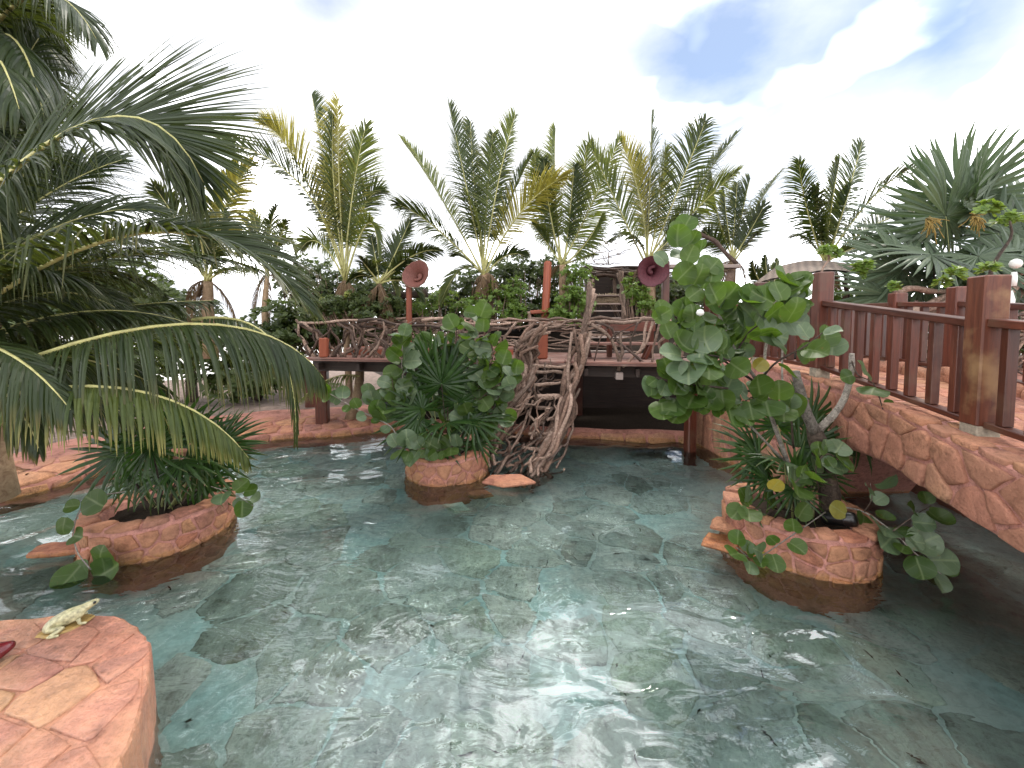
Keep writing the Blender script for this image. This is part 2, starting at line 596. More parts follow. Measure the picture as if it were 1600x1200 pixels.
M_FROND = mat_leaf('coconut_frond', (0.016, 0.03, 0.01), (0.038, 0.058, 0.017), (0.16, 0.2, 0.025), tip=(0.3, 0.22, 0.05), rough=0.42, spec=0.34, tfac=0.26)
M_FRONDY = mat_leaf('sunlit_coconut_frond', (0.036, 0.06, 0.016), (0.085, 0.11, 0.025), (0.3, 0.34, 0.045), tip=(0.4, 0.34, 0.12), rough=0.45, spec=0.3, tfac=0.34)  # brighter, yellower copy of the frond, sunlight put into its colours
M_FRONDN = mat_leaf('yellow_coconut_frond', (0.15, 0.15, 0.035), (0.26, 0.24, 0.045), (0.5, 0.44, 0.06), tip=(0.45, 0.36, 0.14), rough=0.45, tfac=0.35)
M_DRY = mat_leaf('dry_frond', (0.1, 0.065, 0.04), (0.22, 0.15, 0.09), (0.18, 0.11, 0.05), rough=0.8, spec=0.1, tfac=0.2)
M_GRAPE = mat_leaf('sea_grape_leaf', (0.026, 0.058, 0.01), (0.058, 0.1, 0.02), (0.16, 0.29, 0.02), rough=0.48, spec=0.35, tfac=0.34, veins=True)
M_GRAPEP = mat_leaf('pale_sea_grape_leaf', (0.065, 0.105, 0.05), (0.11, 0.155, 0.085), (0.12, 0.22, 0.04), rough=0.5, spec=0.5, tfac=0.2, veins=True)
M_GRAPEY = mat_leaf('yellowing_sea_grape_leaf', (0.26, 0.2, 0.03), (0.2, 0.19, 0.035), (0.4, 0.33, 0.03), rough=0.45, tfac=0.3, veins=True)
M_FAN = mat_leaf('fan_palm_leaf', (0.012, 0.034, 0.007), (0.034, 0.075, 0.015), (0.07, 0.17, 0.015), rough=0.4, spec=0.36, tfac=0.22, tip=(0.25, 0.2, 0.08), tip_pos=(0.85, 1.0))
M_THATCH = mat_leaf('thatch_palm_leaf', (0.04, 0.065, 0.035), (0.085, 0.12, 0.065), (0.12, 0.2, 0.06), rough=0.42, spec=0.36, tfac=0.2)
M_SCAEV = mat_leaf('bright_shrub_leaf', (0.08, 0.15, 0.025), (0.16, 0.24, 0.045), (0.28, 0.4, 0.045), rough=0.4, spec=0.45, tfac=0.32)
M_HEDGE = mat_leaf('dark_hedge_leaf', (0.028, 0.048, 0.013), (0.085, 0.115, 0.03), (0.17, 0.25, 0.035), rough=0.45, tfac=0.25)
M_FLOWER = mat_plain('yellow_flower_stalk', (0.28, 0.19, 0.05), 0.8)
M_COCO = mat_plain('coconut_husk', (0.28, 0.3, 0.06), 0.45)
M_WHITE = mat_plain('white_glaze', (0.72, 0.72, 0.68), 0.35, 0.5, 12, 0.08)
M_SALMON = mat_plain('salmon_petal', (0.15, 0.055, 0.042), 0.6, 0.3, 30, 0.3, 0.4)
M_CREAM = mat_plain('cream_petal', (0.38, 0.27, 0.19), 0.6, 0.3, 30, 0.3, 0.4)
M_MAROON = mat_plain('maroon_petal', (0.1, 0.03, 0.038), 0.6, 0.3, 30, 0.35, 0.4)
M_FROG = mat_plain('cream_green_glaze', (0.38, 0.35, 0.2), 0.35, 0.5, 45, 0.55, 0.3)
M_FROGB = mat_plain('ochre_glaze', (0.34, 0.22, 0.07), 0.5, 0.4, 40, 0.4, 0.3)
M_BLACK = mat_plain('black_gloss', (0.006, 0.006, 0.006), 0.3, 0.5)
M_REDG = mat_plain('red_glaze', (0.12, 0.012, 0.016), 0.12, 0.7, 12, 0.3)
M_GREY = mat_plain('grey_paint', (0.1, 0.095, 0.105), 0.6)
M_CONC = mat_plain('concrete_foot', (0.3, 0.26, 0.2), 0.85, 0.2, 18, 0.45, 0.5)
M_EARTH = mat_plain('grey_brown_earth', (0.2, 0.15, 0.125), 0.9, 0.1, 6, 0.4, 0.6)
M_SAND = mat_plain('white_sand', (0.78, 0.76, 0.72), 0.9, 0.1, 0.5, 0.05)
M_STRAW = mat_plain('thatch_straw', (0.33, 0.25, 0.17), 0.9, 0.1, 60, 0.4, 0.8)


def mat_weave():
    m, nt, out = mat_new('woven_palm_straw')
    L = nt.links
    uv = N(nt, 'ShaderNodeUVMap')
    mp = N(nt, 'ShaderNodeMapping')
    mp.inputs['Scale'].default_value = (26, 12, 1)
    L.new(uv.outputs[0], mp.inputs['Vector'])
    ck = N(nt, 'ShaderNodeTexChecker', Scale=1.0)
    ck.inputs['Color1'].default_value = (0.22, 0.165, 0.13, 1)
    ck.inputs['Color2'].default_value = (0.12, 0.09, 0.07, 1)
    L.new(mp.outputs[0], ck.inputs['Vector'])
    n1 = N(nt, 'ShaderNodeTexNoise', Scale=30.0, Detail=5.0)
    L.new(uv.outputs[0], n1.inputs['Vector'])
    r = ramp(nt, [(0.3, (0.7, 0.7, 0.7)), (0.7, (1.2, 1.2, 1.2))])
    L.new(n1.outputs['Fac'], r.inputs['Fac'])
    c = mixc(nt, ck.outputs['Color'], r.outputs['Color'], 0.8, 'MULTIPLY')
    p = N(nt, 'ShaderNodeBsdfPrincipled', Roughness=0.85)
    L.new(c, p.inputs['Base Color'])
    L.new(bump(nt, ck.outputs['Fac'], 0.8, 0.02), p.inputs['Normal'])
    L.new(p.outputs[0], out.inputs['Surface'])
    return m


def mat_floor():
    m, nt, out = mat_new('turquoise_pool_floor')
    L = nt.links
    geo = N(nt, 'ShaderNodeNewGeometry')
    n1 = N(nt, 'ShaderNodeTexNoise', Scale=1.3, Detail=7.0, Roughness=0.6)
    n2 = N(nt, 'ShaderNodeTexNoise', Scale=14.0, Detail=6.0, Roughness=0.7)
    L.new(geo.outputs['Position'], n1.inputs['Vector'])
    L.new(geo.outputs['Position'], n2.inputs['Vector'])
    r = ramp(nt, [(0.3, (0.42, 0.6, 0.59)), (0.5, (0.47, 0.55, 0.52)), (0.7, (0.5, 0.5, 0.45))])
    L.new(n1.outputs['Fac'], r.inputs['Fac'])
    r2 = ramp(nt, [(0.3, (0.6, 0.6, 0.6)), (0.6, (1.1, 1.1, 1.1))])
    L.new(n2.outputs['Fac'], r2.inputs['Fac'])
    c = mixc(nt, r.outputs['Color'], r2.outputs['Color'], 0.8, 'MULTIPLY')
    p = N(nt, 'ShaderNodeBsdfPrincipled', Roughness=0.9)
    L.new(c, p.inputs['Base Color'])
    L.new(p.outputs[0], out.inputs['Surface'])
    return m


def mat_water():
    m, nt, out = mat_new('clear_rippled_water')
    L = nt.links
    geo = N(nt, 'ShaderNodeNewGeometry')
    mp = N(nt, 'ShaderNodeMapping')
    mp.inputs['Scale'].default_value = (0.75, 1.4, 1.0)
    mp.inputs['Rotation'].default_value = (0, 0, 0.35)
    L.new(geo.outputs['Position'], mp.inputs['Vector'])
    n1 = N(nt, 'ShaderNodeTexNoise', Scale=2.6, Detail=2.0, Roughness=0.4, Distortion=1.1)
    L.new(mp.outputs[0], n1.inputs['Vector'])
    n2 = N(nt, 'ShaderNodeTexNoise', Scale=13.0, Detail=2.0, Distortion=0.5)
    L.new(mp.outputs[0], n2.inputs['Vector'])
    mu = N(nt, 'ShaderNodeMath', operation='MULTIPLY_ADD')
    L.new(n2.outputs['Fac'], mu.inputs[0])
    mu.inputs[1].default_value = 0.07
    L.new(n1.outputs['Fac'], mu.inputs[2])
    g = N(nt, 'ShaderNodeBsdfRefraction', Roughness=0.0, IOR=1.33)
    g.inputs['Color'].default_value = (0.88, 0.99, 0.985, 1)
    gl = N(nt, 'ShaderNodeBsdfGlossy', Roughness=0.0)
    fr = N(nt, 'ShaderNodeFresnel', IOR=2.05)
    nb = bump(nt, mu.outputs[0], 0.45, 0.05)
    for q in (g, gl, fr):
        L.new(nb, q.inputs['Normal'])
    ms = N(nt, 'ShaderNodeMixShader')
    L.new(fr.outputs[0], ms.inputs[0])
    L.new(g.outputs[0], ms.inputs[1])
    L.new(gl.outputs[0], ms.inputs[2])
    L.new(ms.outputs[0], out.inputs['Surface'])
    return m


M_WEAVE, M_FLOOR, M_WATER = mat_weave(), mat_floor(), mat_water()

# ------------------------------------------------------------------ stones
def clip_poly(poly, nx, ny, d):
    out = []
    n = len(poly)
    for i in range(n):
        a, b = poly[i], poly[(i + 1) % n]
        da, db = a[0] * nx + a[1] * ny - d, b[0] * nx + b[1] * ny - d
        if da <= 0:
            out.append(a)
        if (da < 0 < db) or (db < 0 < da):
            t = da / (da - db)
            out.append((a[0] + (b[0] - a[0]) * t, a[1] + (b[1] - a[1]) * t))
    return out


def voronoi(u0, u1, v0, v1, nu, nv, rnd, jit=0.38, aspect=1.0):
    pts = []
    for j in range(nv):
        for i in range(nu):
            x = u0 + (u1 - u0) * (i + 0.5 + (0.5 * (j % 2) - 0.25) + rnd.uniform(-jit, jit)) / nu
            y = v0 + (v1 - v0) * (j + 0.5 + rnd.uniform(-jit, jit)) / nv
            pts.append((x, y))
    cells = []
    rng = 2.6 * max((u1 - u0) / nu, (v1 - v0) / nv)
    for k, p in enumerate(pts):
        poly = [(u0, v0), (u1, v0), (u1, v1), (u0, v1)]
        near = [q for m, q in enumerate(pts) if m != k and abs(q[0] - p[0]) < rng and abs(q[1] - p[1]) < rng]
        for q in near:
            nx, ny = q[0] - p[0], q[1] - p[1]
            poly = clip_poly(poly, nx, ny, (q[0] ** 2 + q[1] ** 2 - p[0] ** 2 - p[1] ** 2) / 2)
            if len(poly) < 3:
                break
        if len(poly) >= 3:
            cells.append(poly)
    return cells


def stone_mb(poly, gap, h, fn, rnd, sub=2, dome=0.25):
    """one stone: rounded slab over a polygon in (u,v); fn(u,v,height) gives the place"""
    cx = sum(p[0] for p in poly) / len(poly)
    cy_ = sum(p[1] for p in poly) / len(poly)
    ring = []
    n = len(poly)
    size = math.sqrt(sum((p[0] - cx) ** 2 + (p[1] - cy_) ** 2 for p in poly) / n)
    if size < gap * 1.5:
        return None
    for i in range(n):
        a, b = poly[i], poly[(i + 1) % n]
        L = math.hypot(b[0] - a[0], b[1] - a[1])
        k = max(1, min(sub, int(L / (size * 0.45)) + 1))
        for j in range(k):
            t = (j + (0.18 if j == 0 else 0)) / k
            ring.append((a[0] + (b[0] - a[0]) * t, a[1] + (b[1] - a[1]) * t))
    s = 1 - gap / size
    jit = size * 0.05
    base = [(cx + (p[0] - cx) * s + rnd.uniform(-jit, jit), cy_ + (p[1] - cy_) * s + rnd.uniform(-jit, jit)) for p in ring]
    m = len(base)
    mb = MB()
    vs = []
    hh = h * rnd.uniform(0.7, 1.25)
    tilt = (rnd.uniform(-0.3, 0.3), rnd.uniform(-0.3, 0.3))
    for (sc_, hz) in ((1.0, -0.012), (0.995, hh * 0.72), (0.935, hh * 0.98), (0.55, hh * (1 + dome * 0.6))):
        for p in base:
            u, v = cx + (p[0] - cx) * sc_, cy_ + (p[1] - cy_) * sc_
            z = hz
            if hz > 0:
                z += hh * (tilt[0] * (u - cx) + tilt[1] * (v - cy_)) / size * sc_ + rnd.uniform(-0.17, 0.17) * hh
            vs.append(fn(u, v, z))
    vs.append(fn(cx, cy_, hh * (1 + dome)))
    fs = []
    for r in range(3):
        for i in range(m):
            j = (i + 1) % m
            fs.append((r * m + i, r * m + j, (r + 1) * m + j, (r + 1) * m + i))
    for i in range(m):
        fs.append((3 * m + i, 3 * m + (i + 1) % m, 4 * m))
    mb.add(vs, fs)
    return mb


def lay_stones(cells, gap, h, fn, mat, parent, rnd, name='stone', dome=0.25, keep=None):
    for poly in cells:
        cx = sum(p[0] for p in poly) / len(poly)
        cy_ = sum(p[1] for p in poly) / len(poly)
        if keep and not keep(cx, cy_):
            continue
        mb = stone_mb(poly, gap, h, fn, rnd, dome=dome)
        if mb:
            mb.build(name, mat, parent)


# ------------------------------------------------------------------ the setting: ground, pool, water
wl_px = [(0, 785), (60, 770), (130, 748), (250, 716), (330, 700), (400, 690), (500, 683), (620, 672)]
POOL = [onz(x, y, 0) for x, y in wl_px]
POOL = [(-7.6, 1.2), (-7.4, 3.6)] + [(p.x, p.y) for p in POOL] + [(-1.2, 8.9), (0.6, 8.3), (2.0, 8.1), (3.6, 7.9), (4.6, 7.3),
        (5.6, 6.75), (6.6, 6.3), (7.6, 5.2), (8.2, 3.6), (8.2, 1.0), (6.5, -0.8), (2.5, -1.4), (-2.0, -1.4), (-6.5, -0.6)]
PC = catmull([(x, y, 0) for x, y in POOL] + [(*POOL[0], 0)], 150)[:-1]
NP = len(PC)
NRM = []
for i in range(NP):
    t = PC[(i + 1) % NP] - PC[i - 1]
    NRM.append(Vector((-t.y, t.x, 0)).normalized())
if NRM[NP // 3].dot(PC[NP // 3] - Vector((0, 4, 0))) < 0:
    NRM = [-n for n in NRM]


def bank_pt(i, out, z):
    n = NRM[i % NP]
    if out > 2.5:
        c = PC[i % NP] - Vector((0, 3.8, 0))
        n = n.lerp(c.normalized(), min(1, (out - 2.5) / 6)).normalized()
    p = PC[i % NP] + n * out
    return Vector((p.x, p.y, z + 0.03 * mnoise.noise(Vector((p.x * 1.3, p.y * 1.3, 0)))))


gb = MB()
rings = [(0, -0.9), (0, 0.1), (0.12, 0.17), (0.7, 0.22), (1.6, 0.3), (4.0, 0.36), (8.0, 0.36), (11, 0.2), (16, -3.2), (40, -3.5), (3000, -3.6)]
for (o_, z_) in rings:
    for i in range(NP):
        gb.v.append(bank_pt(i, o_, z_))
for r in range(len(rings) - 1):
    for i in range(NP):
        j = (i + 1) % NP
        gb.f.append((r * NP + i, r * NP + j, (r + 1) * NP + j, (r + 1) * NP + i))
ground = gb.build('ground', M_BANK, kind='structure', origin=(0, 0, 0))
ground.data.materials.append(M_SAND)
ground.data.materials.append(M_EARTH)
ground.data.materials.append(M_SOIL_SHADE)
mi = [0] * len(ground.data.polygons)
for r in range(4, 7):
    for i in range(NP):
        mi[r * NP + i] = 2
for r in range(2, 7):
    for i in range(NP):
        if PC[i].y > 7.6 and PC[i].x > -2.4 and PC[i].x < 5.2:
            mi[r * NP + i] = 3  # dark ground put in for the deep shade under the deck
for r in range(7, len(rings) - 1):
    for i in range(NP):
        mi[r * NP + i] = 1
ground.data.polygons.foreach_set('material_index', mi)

# cut-stone edge and paving along the left and far banks, stone by stone
ARC = [0.0]
for i in range(NP):
    ARC.append(ARC[-1] + (PC[(i + 1) % NP] - PC[i]).length)


def bank_fn(u, v, h):
    """u along the waterline, v outwards over the edge (v<0: down the face)"""
    k = 0
    lo, hi = 0, NP - 1
    while lo < hi:
        mid = (lo + hi + 1) // 2
        if ARC[mid] <= u:
            lo = mid
        else:
            hi = mid - 1
    t = (u - ARC[lo]) / max(1e-6, ARC[lo + 1] - ARC[lo])
    a, b = PC[lo], PC[(lo + 1) % NP]
    n = NRM[lo].lerp(NRM[(lo + 1) % NP], t).normalized()
    p = a.lerp(b, t)
    if v < 0:
        q = p - n * h
        return Vector((q.x, q.y, 0.12 + v))
    q = p + n * v
    z = 0.12 + min(1, v / 0.12) * 0.05 + 0.09 * min(1, v / 1.6) + h
    return Vector((q.x, q.y, z + 0.03 * mnoise.noise(Vector((q.x * 1.3, q.y * 1.3, 0)))))


rs = random.Random(11)
i0 = min(range(NP), key=lambda i: (PC[i] - Vector((-7.5, 4.2, 0))).length)
i1 = min(range(NP), key=lambda i: (PC[i] - Vector((-2.6, 9.0, 0))).length)
i2 = min(range(NP), key=lambda i: (PC[i] - Vector((5.0, 7.0, 0))).length)
i3 = min(range(NP), key=lambda i: (PC[i] - Vector((7.9, 4.5, 0))).length)
u0, u1 = ARC[min(i0, i1)], ARC[max(i0, i1)]
lay_stones(voronoi(u0, u1, 0.02, 1.7, 16, 4, rs, 0.33), 0.02, 0.022, bank_fn, M_STONE, ground, rs, 'flagstone', 0.12)
lay_stones(voronoi(u0, u1, -0.3, 0.0, 18, 1, rs, 0.25), 0.018, 0.03, bank_fn, M_STONE, ground, rs, 'edge_stone')
u2, u3 = ARC[min(i2, i3)], ARC[max(i2, i3)]
lay_stones(voronoi(u2, u3, -0.22, 0.0, 10, 1, rs, 0.25), 0.018, 0.03, bank_fn, M_WALLSTONE, ground, rs, 'edge_stone')
u4, u5 = ARC[i1], ARC[i2]
lay_stones(voronoi(min(u4, u5), max(u4, u5), -0.26, 0.0, 14, 1, rs, 0.25), 0.02, 0.04, bank_fn, M_WALLSTONE, ground, rs, 'edge_stone')

# pool floor
FZ = -0.62
fb = MB()
nx_, ny_ = 60, 50
for j in range(ny_ + 1):
    for i in range(nx_ + 1):
        x, y = -9 + 18.5 * i / nx_, -2 + 12 * j / ny_
        fb.v.append((x, y, FZ + 0.03 * mnoise.noise(Vector((x * 0.9, y * 0.9, 3)))))
for j in range(ny_):
    for i in range(nx_):
        a = j * (nx_ + 1) + i
        fb.f.append((a, a + 1, a + nx_ + 2, a + nx_ + 1))
floor = fb.build('pool_floor', M_FLOOR, kind='structure', origin=(0, 0, 0))
PLANT = [(-4.05, 4.45, 0.67), (-1.05, 6.3, 0.64), (3.12, 4.22, 0.68)]


def floor_fn(u, v, h):
    return Vector((u, v, FZ + 0.03 * mnoise.noise(Vector((u * 0.9, v * 0.9, 3))) + h))


def in_view(u, v):
    if any((u - a) ** 2 + (v - b) ** 2 < (r + 0.1) ** 2 for a, b, r in PLANT):
        return False
    return abs(u) < v * 1.38 + 0.3


rs = random.Random(5)
lay_stones(voronoi(-7.2, 7.2, 0.9, 8.6, 24, 14, rs, 0.5), 0.014, 0.012, floor_fn, M_FLOORSTONE, floor, rs, 'stone', 0.1,
           lambda u, v: in_view(u, v) and rs.random() < 0.86)

# water surface with real ripples
gx, gy = np.meshgrid(np.arange(-8.4, 8.41, 0.045), np.arange(-1.4, 9.3, 0.045))
gz = np.zeros_like(gx)
rw = np.random.RandomState(4)
for k in range(26):
    lam = 0.34 * (6.5 ** rw.rand())
    th = rw.normal(1.35, 0.65)
    kx, ky = math.cos(th) * 2 * math.pi / lam, math.sin(th) * 2 * math.pi / lam
    ph = rw.rand() * 6.28
    gz += 0.0040 * lam ** 1.1 * np.sin(kx * gx + ky * gy + ph + 0.7 * np.sin(gx * 0.9 + k) + 0.6 * np.sin(gy * 0.8 - k))
ctr = np.array([-2.2, 2.3])
rr_ = np.hypot(gx - ctr[0], gy - ctr[1])
gz += 0.0026 * np.exp(-((rr_ - 1.3) / 1.3) ** 2) * np.sin(rr_ * 2 * math.pi / 0.17 + 1.5 * np.sin(gx * 2.0))
gz *= 0.75 + 0.35 * np.sin(gx * 0.8 + 1.3 * np.sin(gy * 0.55)) + 0.25 * np.sin(gy * 1.1 - gx * 0.4 + 1.0)
wme = bpy.data.meshes.new('water')
nyw, nxw = gx.shape
idx = np.arange(nyw * nxw).reshape(nyw, nxw)
quads = np.stack([idx[:-1, :-1], idx[:-1, 1:], idx[1:, 1:], idx[1:, :-1]], -1).reshape(-1, 4)
wme.vertices.add(nyw * nxw)
wme.vertices.foreach_set('co', np.stack([gx, gy, gz], -1).ravel())
wme.loops.add(quads.size)
wme.loops.foreach_set('vertex_index', quads.ravel())
wme.polygons.add(len(quads))
wme.polygons.foreach_set('loop_start', np.arange(0, quads.size, 4))
wme.polygons.foreach_set('use_smooth', np.ones(len(quads), bool))
wme.materials.append(M_WATER)
wme.update()
wme.validate()
link('water', wme, kind='structure')

# ------------------------------------------------------------------ foreground stone ledge
LZ = 0.36
led_px = [(-150, 1005), (-60, 975), (0, 968), (80, 961), (150, 958), (195, 966), (222, 985), (236, 1010), (234, 1060), (220, 1110), (200, 1165), (180, 1215), (160, 1300), (140, 1500)]
LP = [onz(x, y, LZ) for x, y in led_px] + [Vector((-1.2, 0.3, LZ)), Vector((-3.5, 0.3, LZ))]
rs = random.Random(21)
LPc = []
for p in catmull(LP, 70):
    LPc.append(p + Vector((rs.uniform(-1, 1), rs.uniform(-1, 1), 0)) * 0.008)
mb = MB()
n = len(LPc)
for (s_, z_) in ((1.03, FZ - 0.1), (1.01, -0.05), (1.0, LZ - 0.05), (0.995, LZ - 0.012), (0.985, LZ)):
    c0 = Vector((-2.6, 1.5, 0))
    for p in LPc:
        mb.v.append(Vector((c0.x + (p.x - c0.x) * s_, c0.y + (p.y - c0.y) * s_, z_ + rs.uniform(-1, 1) * 0.004)))
for r in range(4):
    for i in range(n):
        mb.f.append((r * n + i, r * n + (i + 1) % n, (r + 1) * n + (i + 1) % n, (r + 1) * n + i))
mb.f.append(tuple(4 * n + i for i in range(n)))
ledge = mb.build('stone_ledge', M_LEDGE, kind='structure', origin=(-2.6, 1.5, 0), smooth=False)


def inside(x, y, poly, m=0.0):
    c = False
    k = len(poly)
    for i in range(k):
        a, b = poly[i], poly[(i + 1) % k]
        if (a.y > y) != (b.y > y) and x < (b.x - a.x) * (y - a.y) / (b.y - a.y) + a.x:
            c = not c
    return c


LPin = [Vector((-2.6 + (p.x + 2.6) * 0.97, 1.5 + (p.y - 1.5) * 0.97, 0)) for p in LPc]
rot = math.radians(18)


def led_fn(u, v, h):
    return Vector((-2.4 + u * math.cos(rot) - v * math.sin(rot), 1.8 + u * math.sin(rot) + v * math.cos(rot), LZ + 0.002 + h))


for poly in voronoi(-2.0, 2.0, -1.6, 1.6, 9, 16, rs, 0.42):
    pl = []
    for p in poly:
        q = led_fn(p[0], p[1], 0)
        pl.append(inside(q.x, q.y, LPin))
    if not any(pl):
        continue
    cen = (sum(p[0] for p in poly) / len(poly), sum(p[1] for p in poly) / len(poly))
    if not inside(led_fn(*cen, 0).x, led_fn(*cen, 0).y, LPin):
        continue
    newp = []
    for p, ok in zip(poly, pl):           # pull corners that hang over the edge back onto the ledge
        t = 1.0
        while t > 0.2:
            q = led_fn(cen[0] + (p[0] - cen[0]) * t, cen[1] + (p[1] - cen[1]) * t, 0)
            if inside(q.x, q.y, LPin):
                break
            t -= 0.08
        newp.append((cen[0] + (p[0] - cen[0]) * t, cen[1] + (p[1] - cen[1]) * t))
    m_ = stone_mb(newp, 0.007, 0.008, led_fn, rs, dome=0.1)
    if m_:
        m_.build('flagstone', M_LEDGE, ledge)

# ------------------------------------------------------------------ planters
def slab(pts, z, th, mat, parent, rnd, name='step_stone'):
    mb = MB()
    c = sum(pts, Vector()) / len(pts)
    P = []
    for i in range(len(pts)):
        a, b = pts[i], pts[(i + 1) % len(pts)]
        for t in (0, 0.33, 0.66):
            P.append(a.lerp(b, t) + Vector((rnd.uniform(-1, 1), rnd.uniform(-1, 1), 0)) * 0.012)
    m = len(P)
    for (s_, zz) in ((0.8, z - th), (0.98, z - th * 0.7), (1.0, z - th * 0.3), (0.9, z)):
        for p in P:
            mb.v.append(Vector((c.x + (p.x - c.x) * s_, c.y + (p.y - c.y) * s_, zz + rnd.uniform(-1, 1) * th * 0.08)))
    for r in range(3):
        for i in range(m):
            j = (i + 1) % m
            mb.f.append((r * m + i, r * m + j, (r + 1) * m + j, (r + 1) * m + i))
    mb.f.append(tuple(range(m))[::-1])
    mb.f.append(tuple(3 * m + i for i in range(m)))
    mb.build(name, mat, parent, smooth=False)


def planter(cx, cy_, R, rim, label, seed, tilt=(0, 0), stone_mat=M_STONE):
    rnd = random.Random(seed)
    root = thing('stone_planter', label, 'planter', (cx, cy_, 0), 'round stone planters standing in the pool')
    nseg = 48

    def rad(a):
        return R * (1 + 0.03 * mnoise.noise(Vector((math.cos(a) * 1.4, math.sin(a) * 1.4, seed))))

    def top(a):
        return rim + tilt[0] * math.cos(a) + tilt[1] * math.sin(a) + 0.02 * mnoise.noise(Vector((math.cos(a) * 3, math.sin(a) * 3, seed + 5)))
    mb = MB()
    prof = [(1.06, lambda a: FZ - 0.1), (1.02, lambda a: -0.1), (1.0, lambda a: top(a) - 0.05), (0.985, lambda a: top(a) - 0.02), (0.95, lambda a: top(a)),
            (0.74, lambda a: top(a) - 0.005), (0.7, lambda a: top(a) - 0.03), (0.68, lambda a: rim - 0.22)]
    for (s_, zf) in prof:
        for k in range(nseg):
            a = 2 * math.pi * k / nseg
            r_ = rad(a) * s_ * (1 + rnd.uniform(-0.006, 0.006))
            mb.v.append(Vector((cx + r_ * math.cos(a), cy_ + r_ * math.sin(a), zf(a))))
    for r in range(len(prof) - 1):
        for k in range(nseg):
            mb.f.append((r * nseg + k, r * nseg + (k + 1) % nseg, (r + 1) * nseg + (k + 1) % nseg, (r + 1) * nseg + k))
    mb.build('wall', M_MORTAR, root)
    sb_ = MB()
    for k in range(nseg):
        a = 2 * math.pi * k / nseg
        sb_.v.append(Vector((cx + 0.72 * R * math.cos(a), cy_ + 0.72 * R * math.sin(a), rim - 0.12 + rnd.uniform(-0.02, 0.02))))
    for k in range(nseg):
        a = 2 * math.pi * k / nseg
        sb_.v.append(Vector((cx + 0.35 * R * math.cos(a), cy_ + 0.35 * R * math.sin(a), rim - 0.07 + rnd.uniform(-0.02, 0.02))))
    sb_.v.append(Vector((cx, cy_, rim - 0.05)))
    for k in range(nseg):
        j = (k + 1) % nseg
        sb_.f.append((k, j, nseg + j, nseg + k))
        sb_.f.append((nseg + k, nseg + j, 2 * nseg))
    sb_.build('soil', M_SOIL_SHADE, root)
    ac = math.atan2(-cy_, -cx)
    half = math.radians(125)

    def fn(u, v, h):
        a = u / R
        r_ = rad(a) * (1.0 + (0.02 if v < -0.1 else 0)) + h * 0.8
        tz = top(a) - 0.055
        z = tz + (v - (rim - 0.055)) * 1.0
        return Vector((cx + r_ * math.cos(a), cy_ + r_ * math.sin(a), z))
    wid = 2 * half * R
    lay_stones(voronoi((ac - half) * R, (ac + half) * R, -0.5, rim - 0.06, int(wid / 0.18), 5, rnd, 0.46), 0.014, 0.03, fn, stone_mat, root, rnd, dome=0.12)
    k = 0
    a = 0
    while a < 2 * math.pi - 0.1:
        da = rnd.uniform(0.26, 0.5)
        if a + da > 2 * math.pi - 0.22:
            da = 2 * math.pi - a
        poly = []
        for q in (0, 0.5, 1):
            poly.append((a + da * q, 1.035 + rnd.uniform(-0.015, 0.015)))
        for q in (1, 0.5, 0):
            poly.append((a + da * q, 0.73 + rnd.uniform(-0.02, 0.03)))
        sc2 = 0.8
        P2 = [(p[0] * R * sc2, p[1] * R) for p in poly]

        def cfn(u, v, h):
            aa = u / (R * sc2)
            rr = v * rad(aa) / R
            return Vector((cx + rr * math.cos(aa), cy_ + rr * math.sin(aa), top(aa) + h - 0.012))
        m_ = stone_mb(P2, 0.012, 0.03, cfn, rnd, sub=2, dome=0.1)
        if m_:
            m_.build('cap_stone', stone_mat, root)
        a += da
    return root, rnd


pl_left, rnd = planter(*PLANT[0][:2], PLANT[0][2], 0.35, 'large round stone planter left of the pool with only dwarf fan palms inside', 31, (0.02, 0.0))
slab([onz(40, 868, 0.04), onz(62, 852, 0.04), onz(118, 846, 0.04), onz(118, 862, 0.04)], 0.06, 0.07, M_STONE, pl_left, rnd)
pl_mid, rnd = planter(*PLANT[1][:2], PLANT[1][2], 0.4, 'smaller round stone planter beside the driftwood ladder in mid-pool', 37, (0.03, 0.02))
slab([onz(752, 752, 0.1), onz(785, 758, 0.1), onz(838, 752, 0.1), onz(815, 740, 0.1), onz(765, 741, 0.1)], 0.1, 0.06, M_STONE, pl_mid, rnd)
slab([onz(728, 772, 0.0), onz(742, 781, 0.0), onz(771, 777, 0.0), onz(755, 766, 0.0)], 0.02, 0.07, M_STONE, pl_mid, rnd)
slab([onz(692, 795, -0.08), onz(710, 806, -0.08), onz(735, 803, -0.08), onz(722, 790, -0.08)], -0.06, 0.07, M_FLOORSTONE, pl_mid, rnd)
pl_right, rnd = planter(*PLANT[2][:2], PLANT[2][2], 0.38, 'round stone planter right of the pool holding the tall sea grape bush', 43, (-0.02, -0.02))
slab([onz(1110, 822, 0.16), onz(1116, 806, 0.16), onz(1170, 812, 0.16), onz(1165, 834, 0.16)], 0.17, 0.06, M_STONE, pl_right, rnd)
slab([onz(1095, 852, 0.0), onz(1106, 834, 0.0), onz(1160, 842, 0.0), onz(1150, 866, 0.0)], 0.03, 0.08, M_STONE, pl_right, rnd)

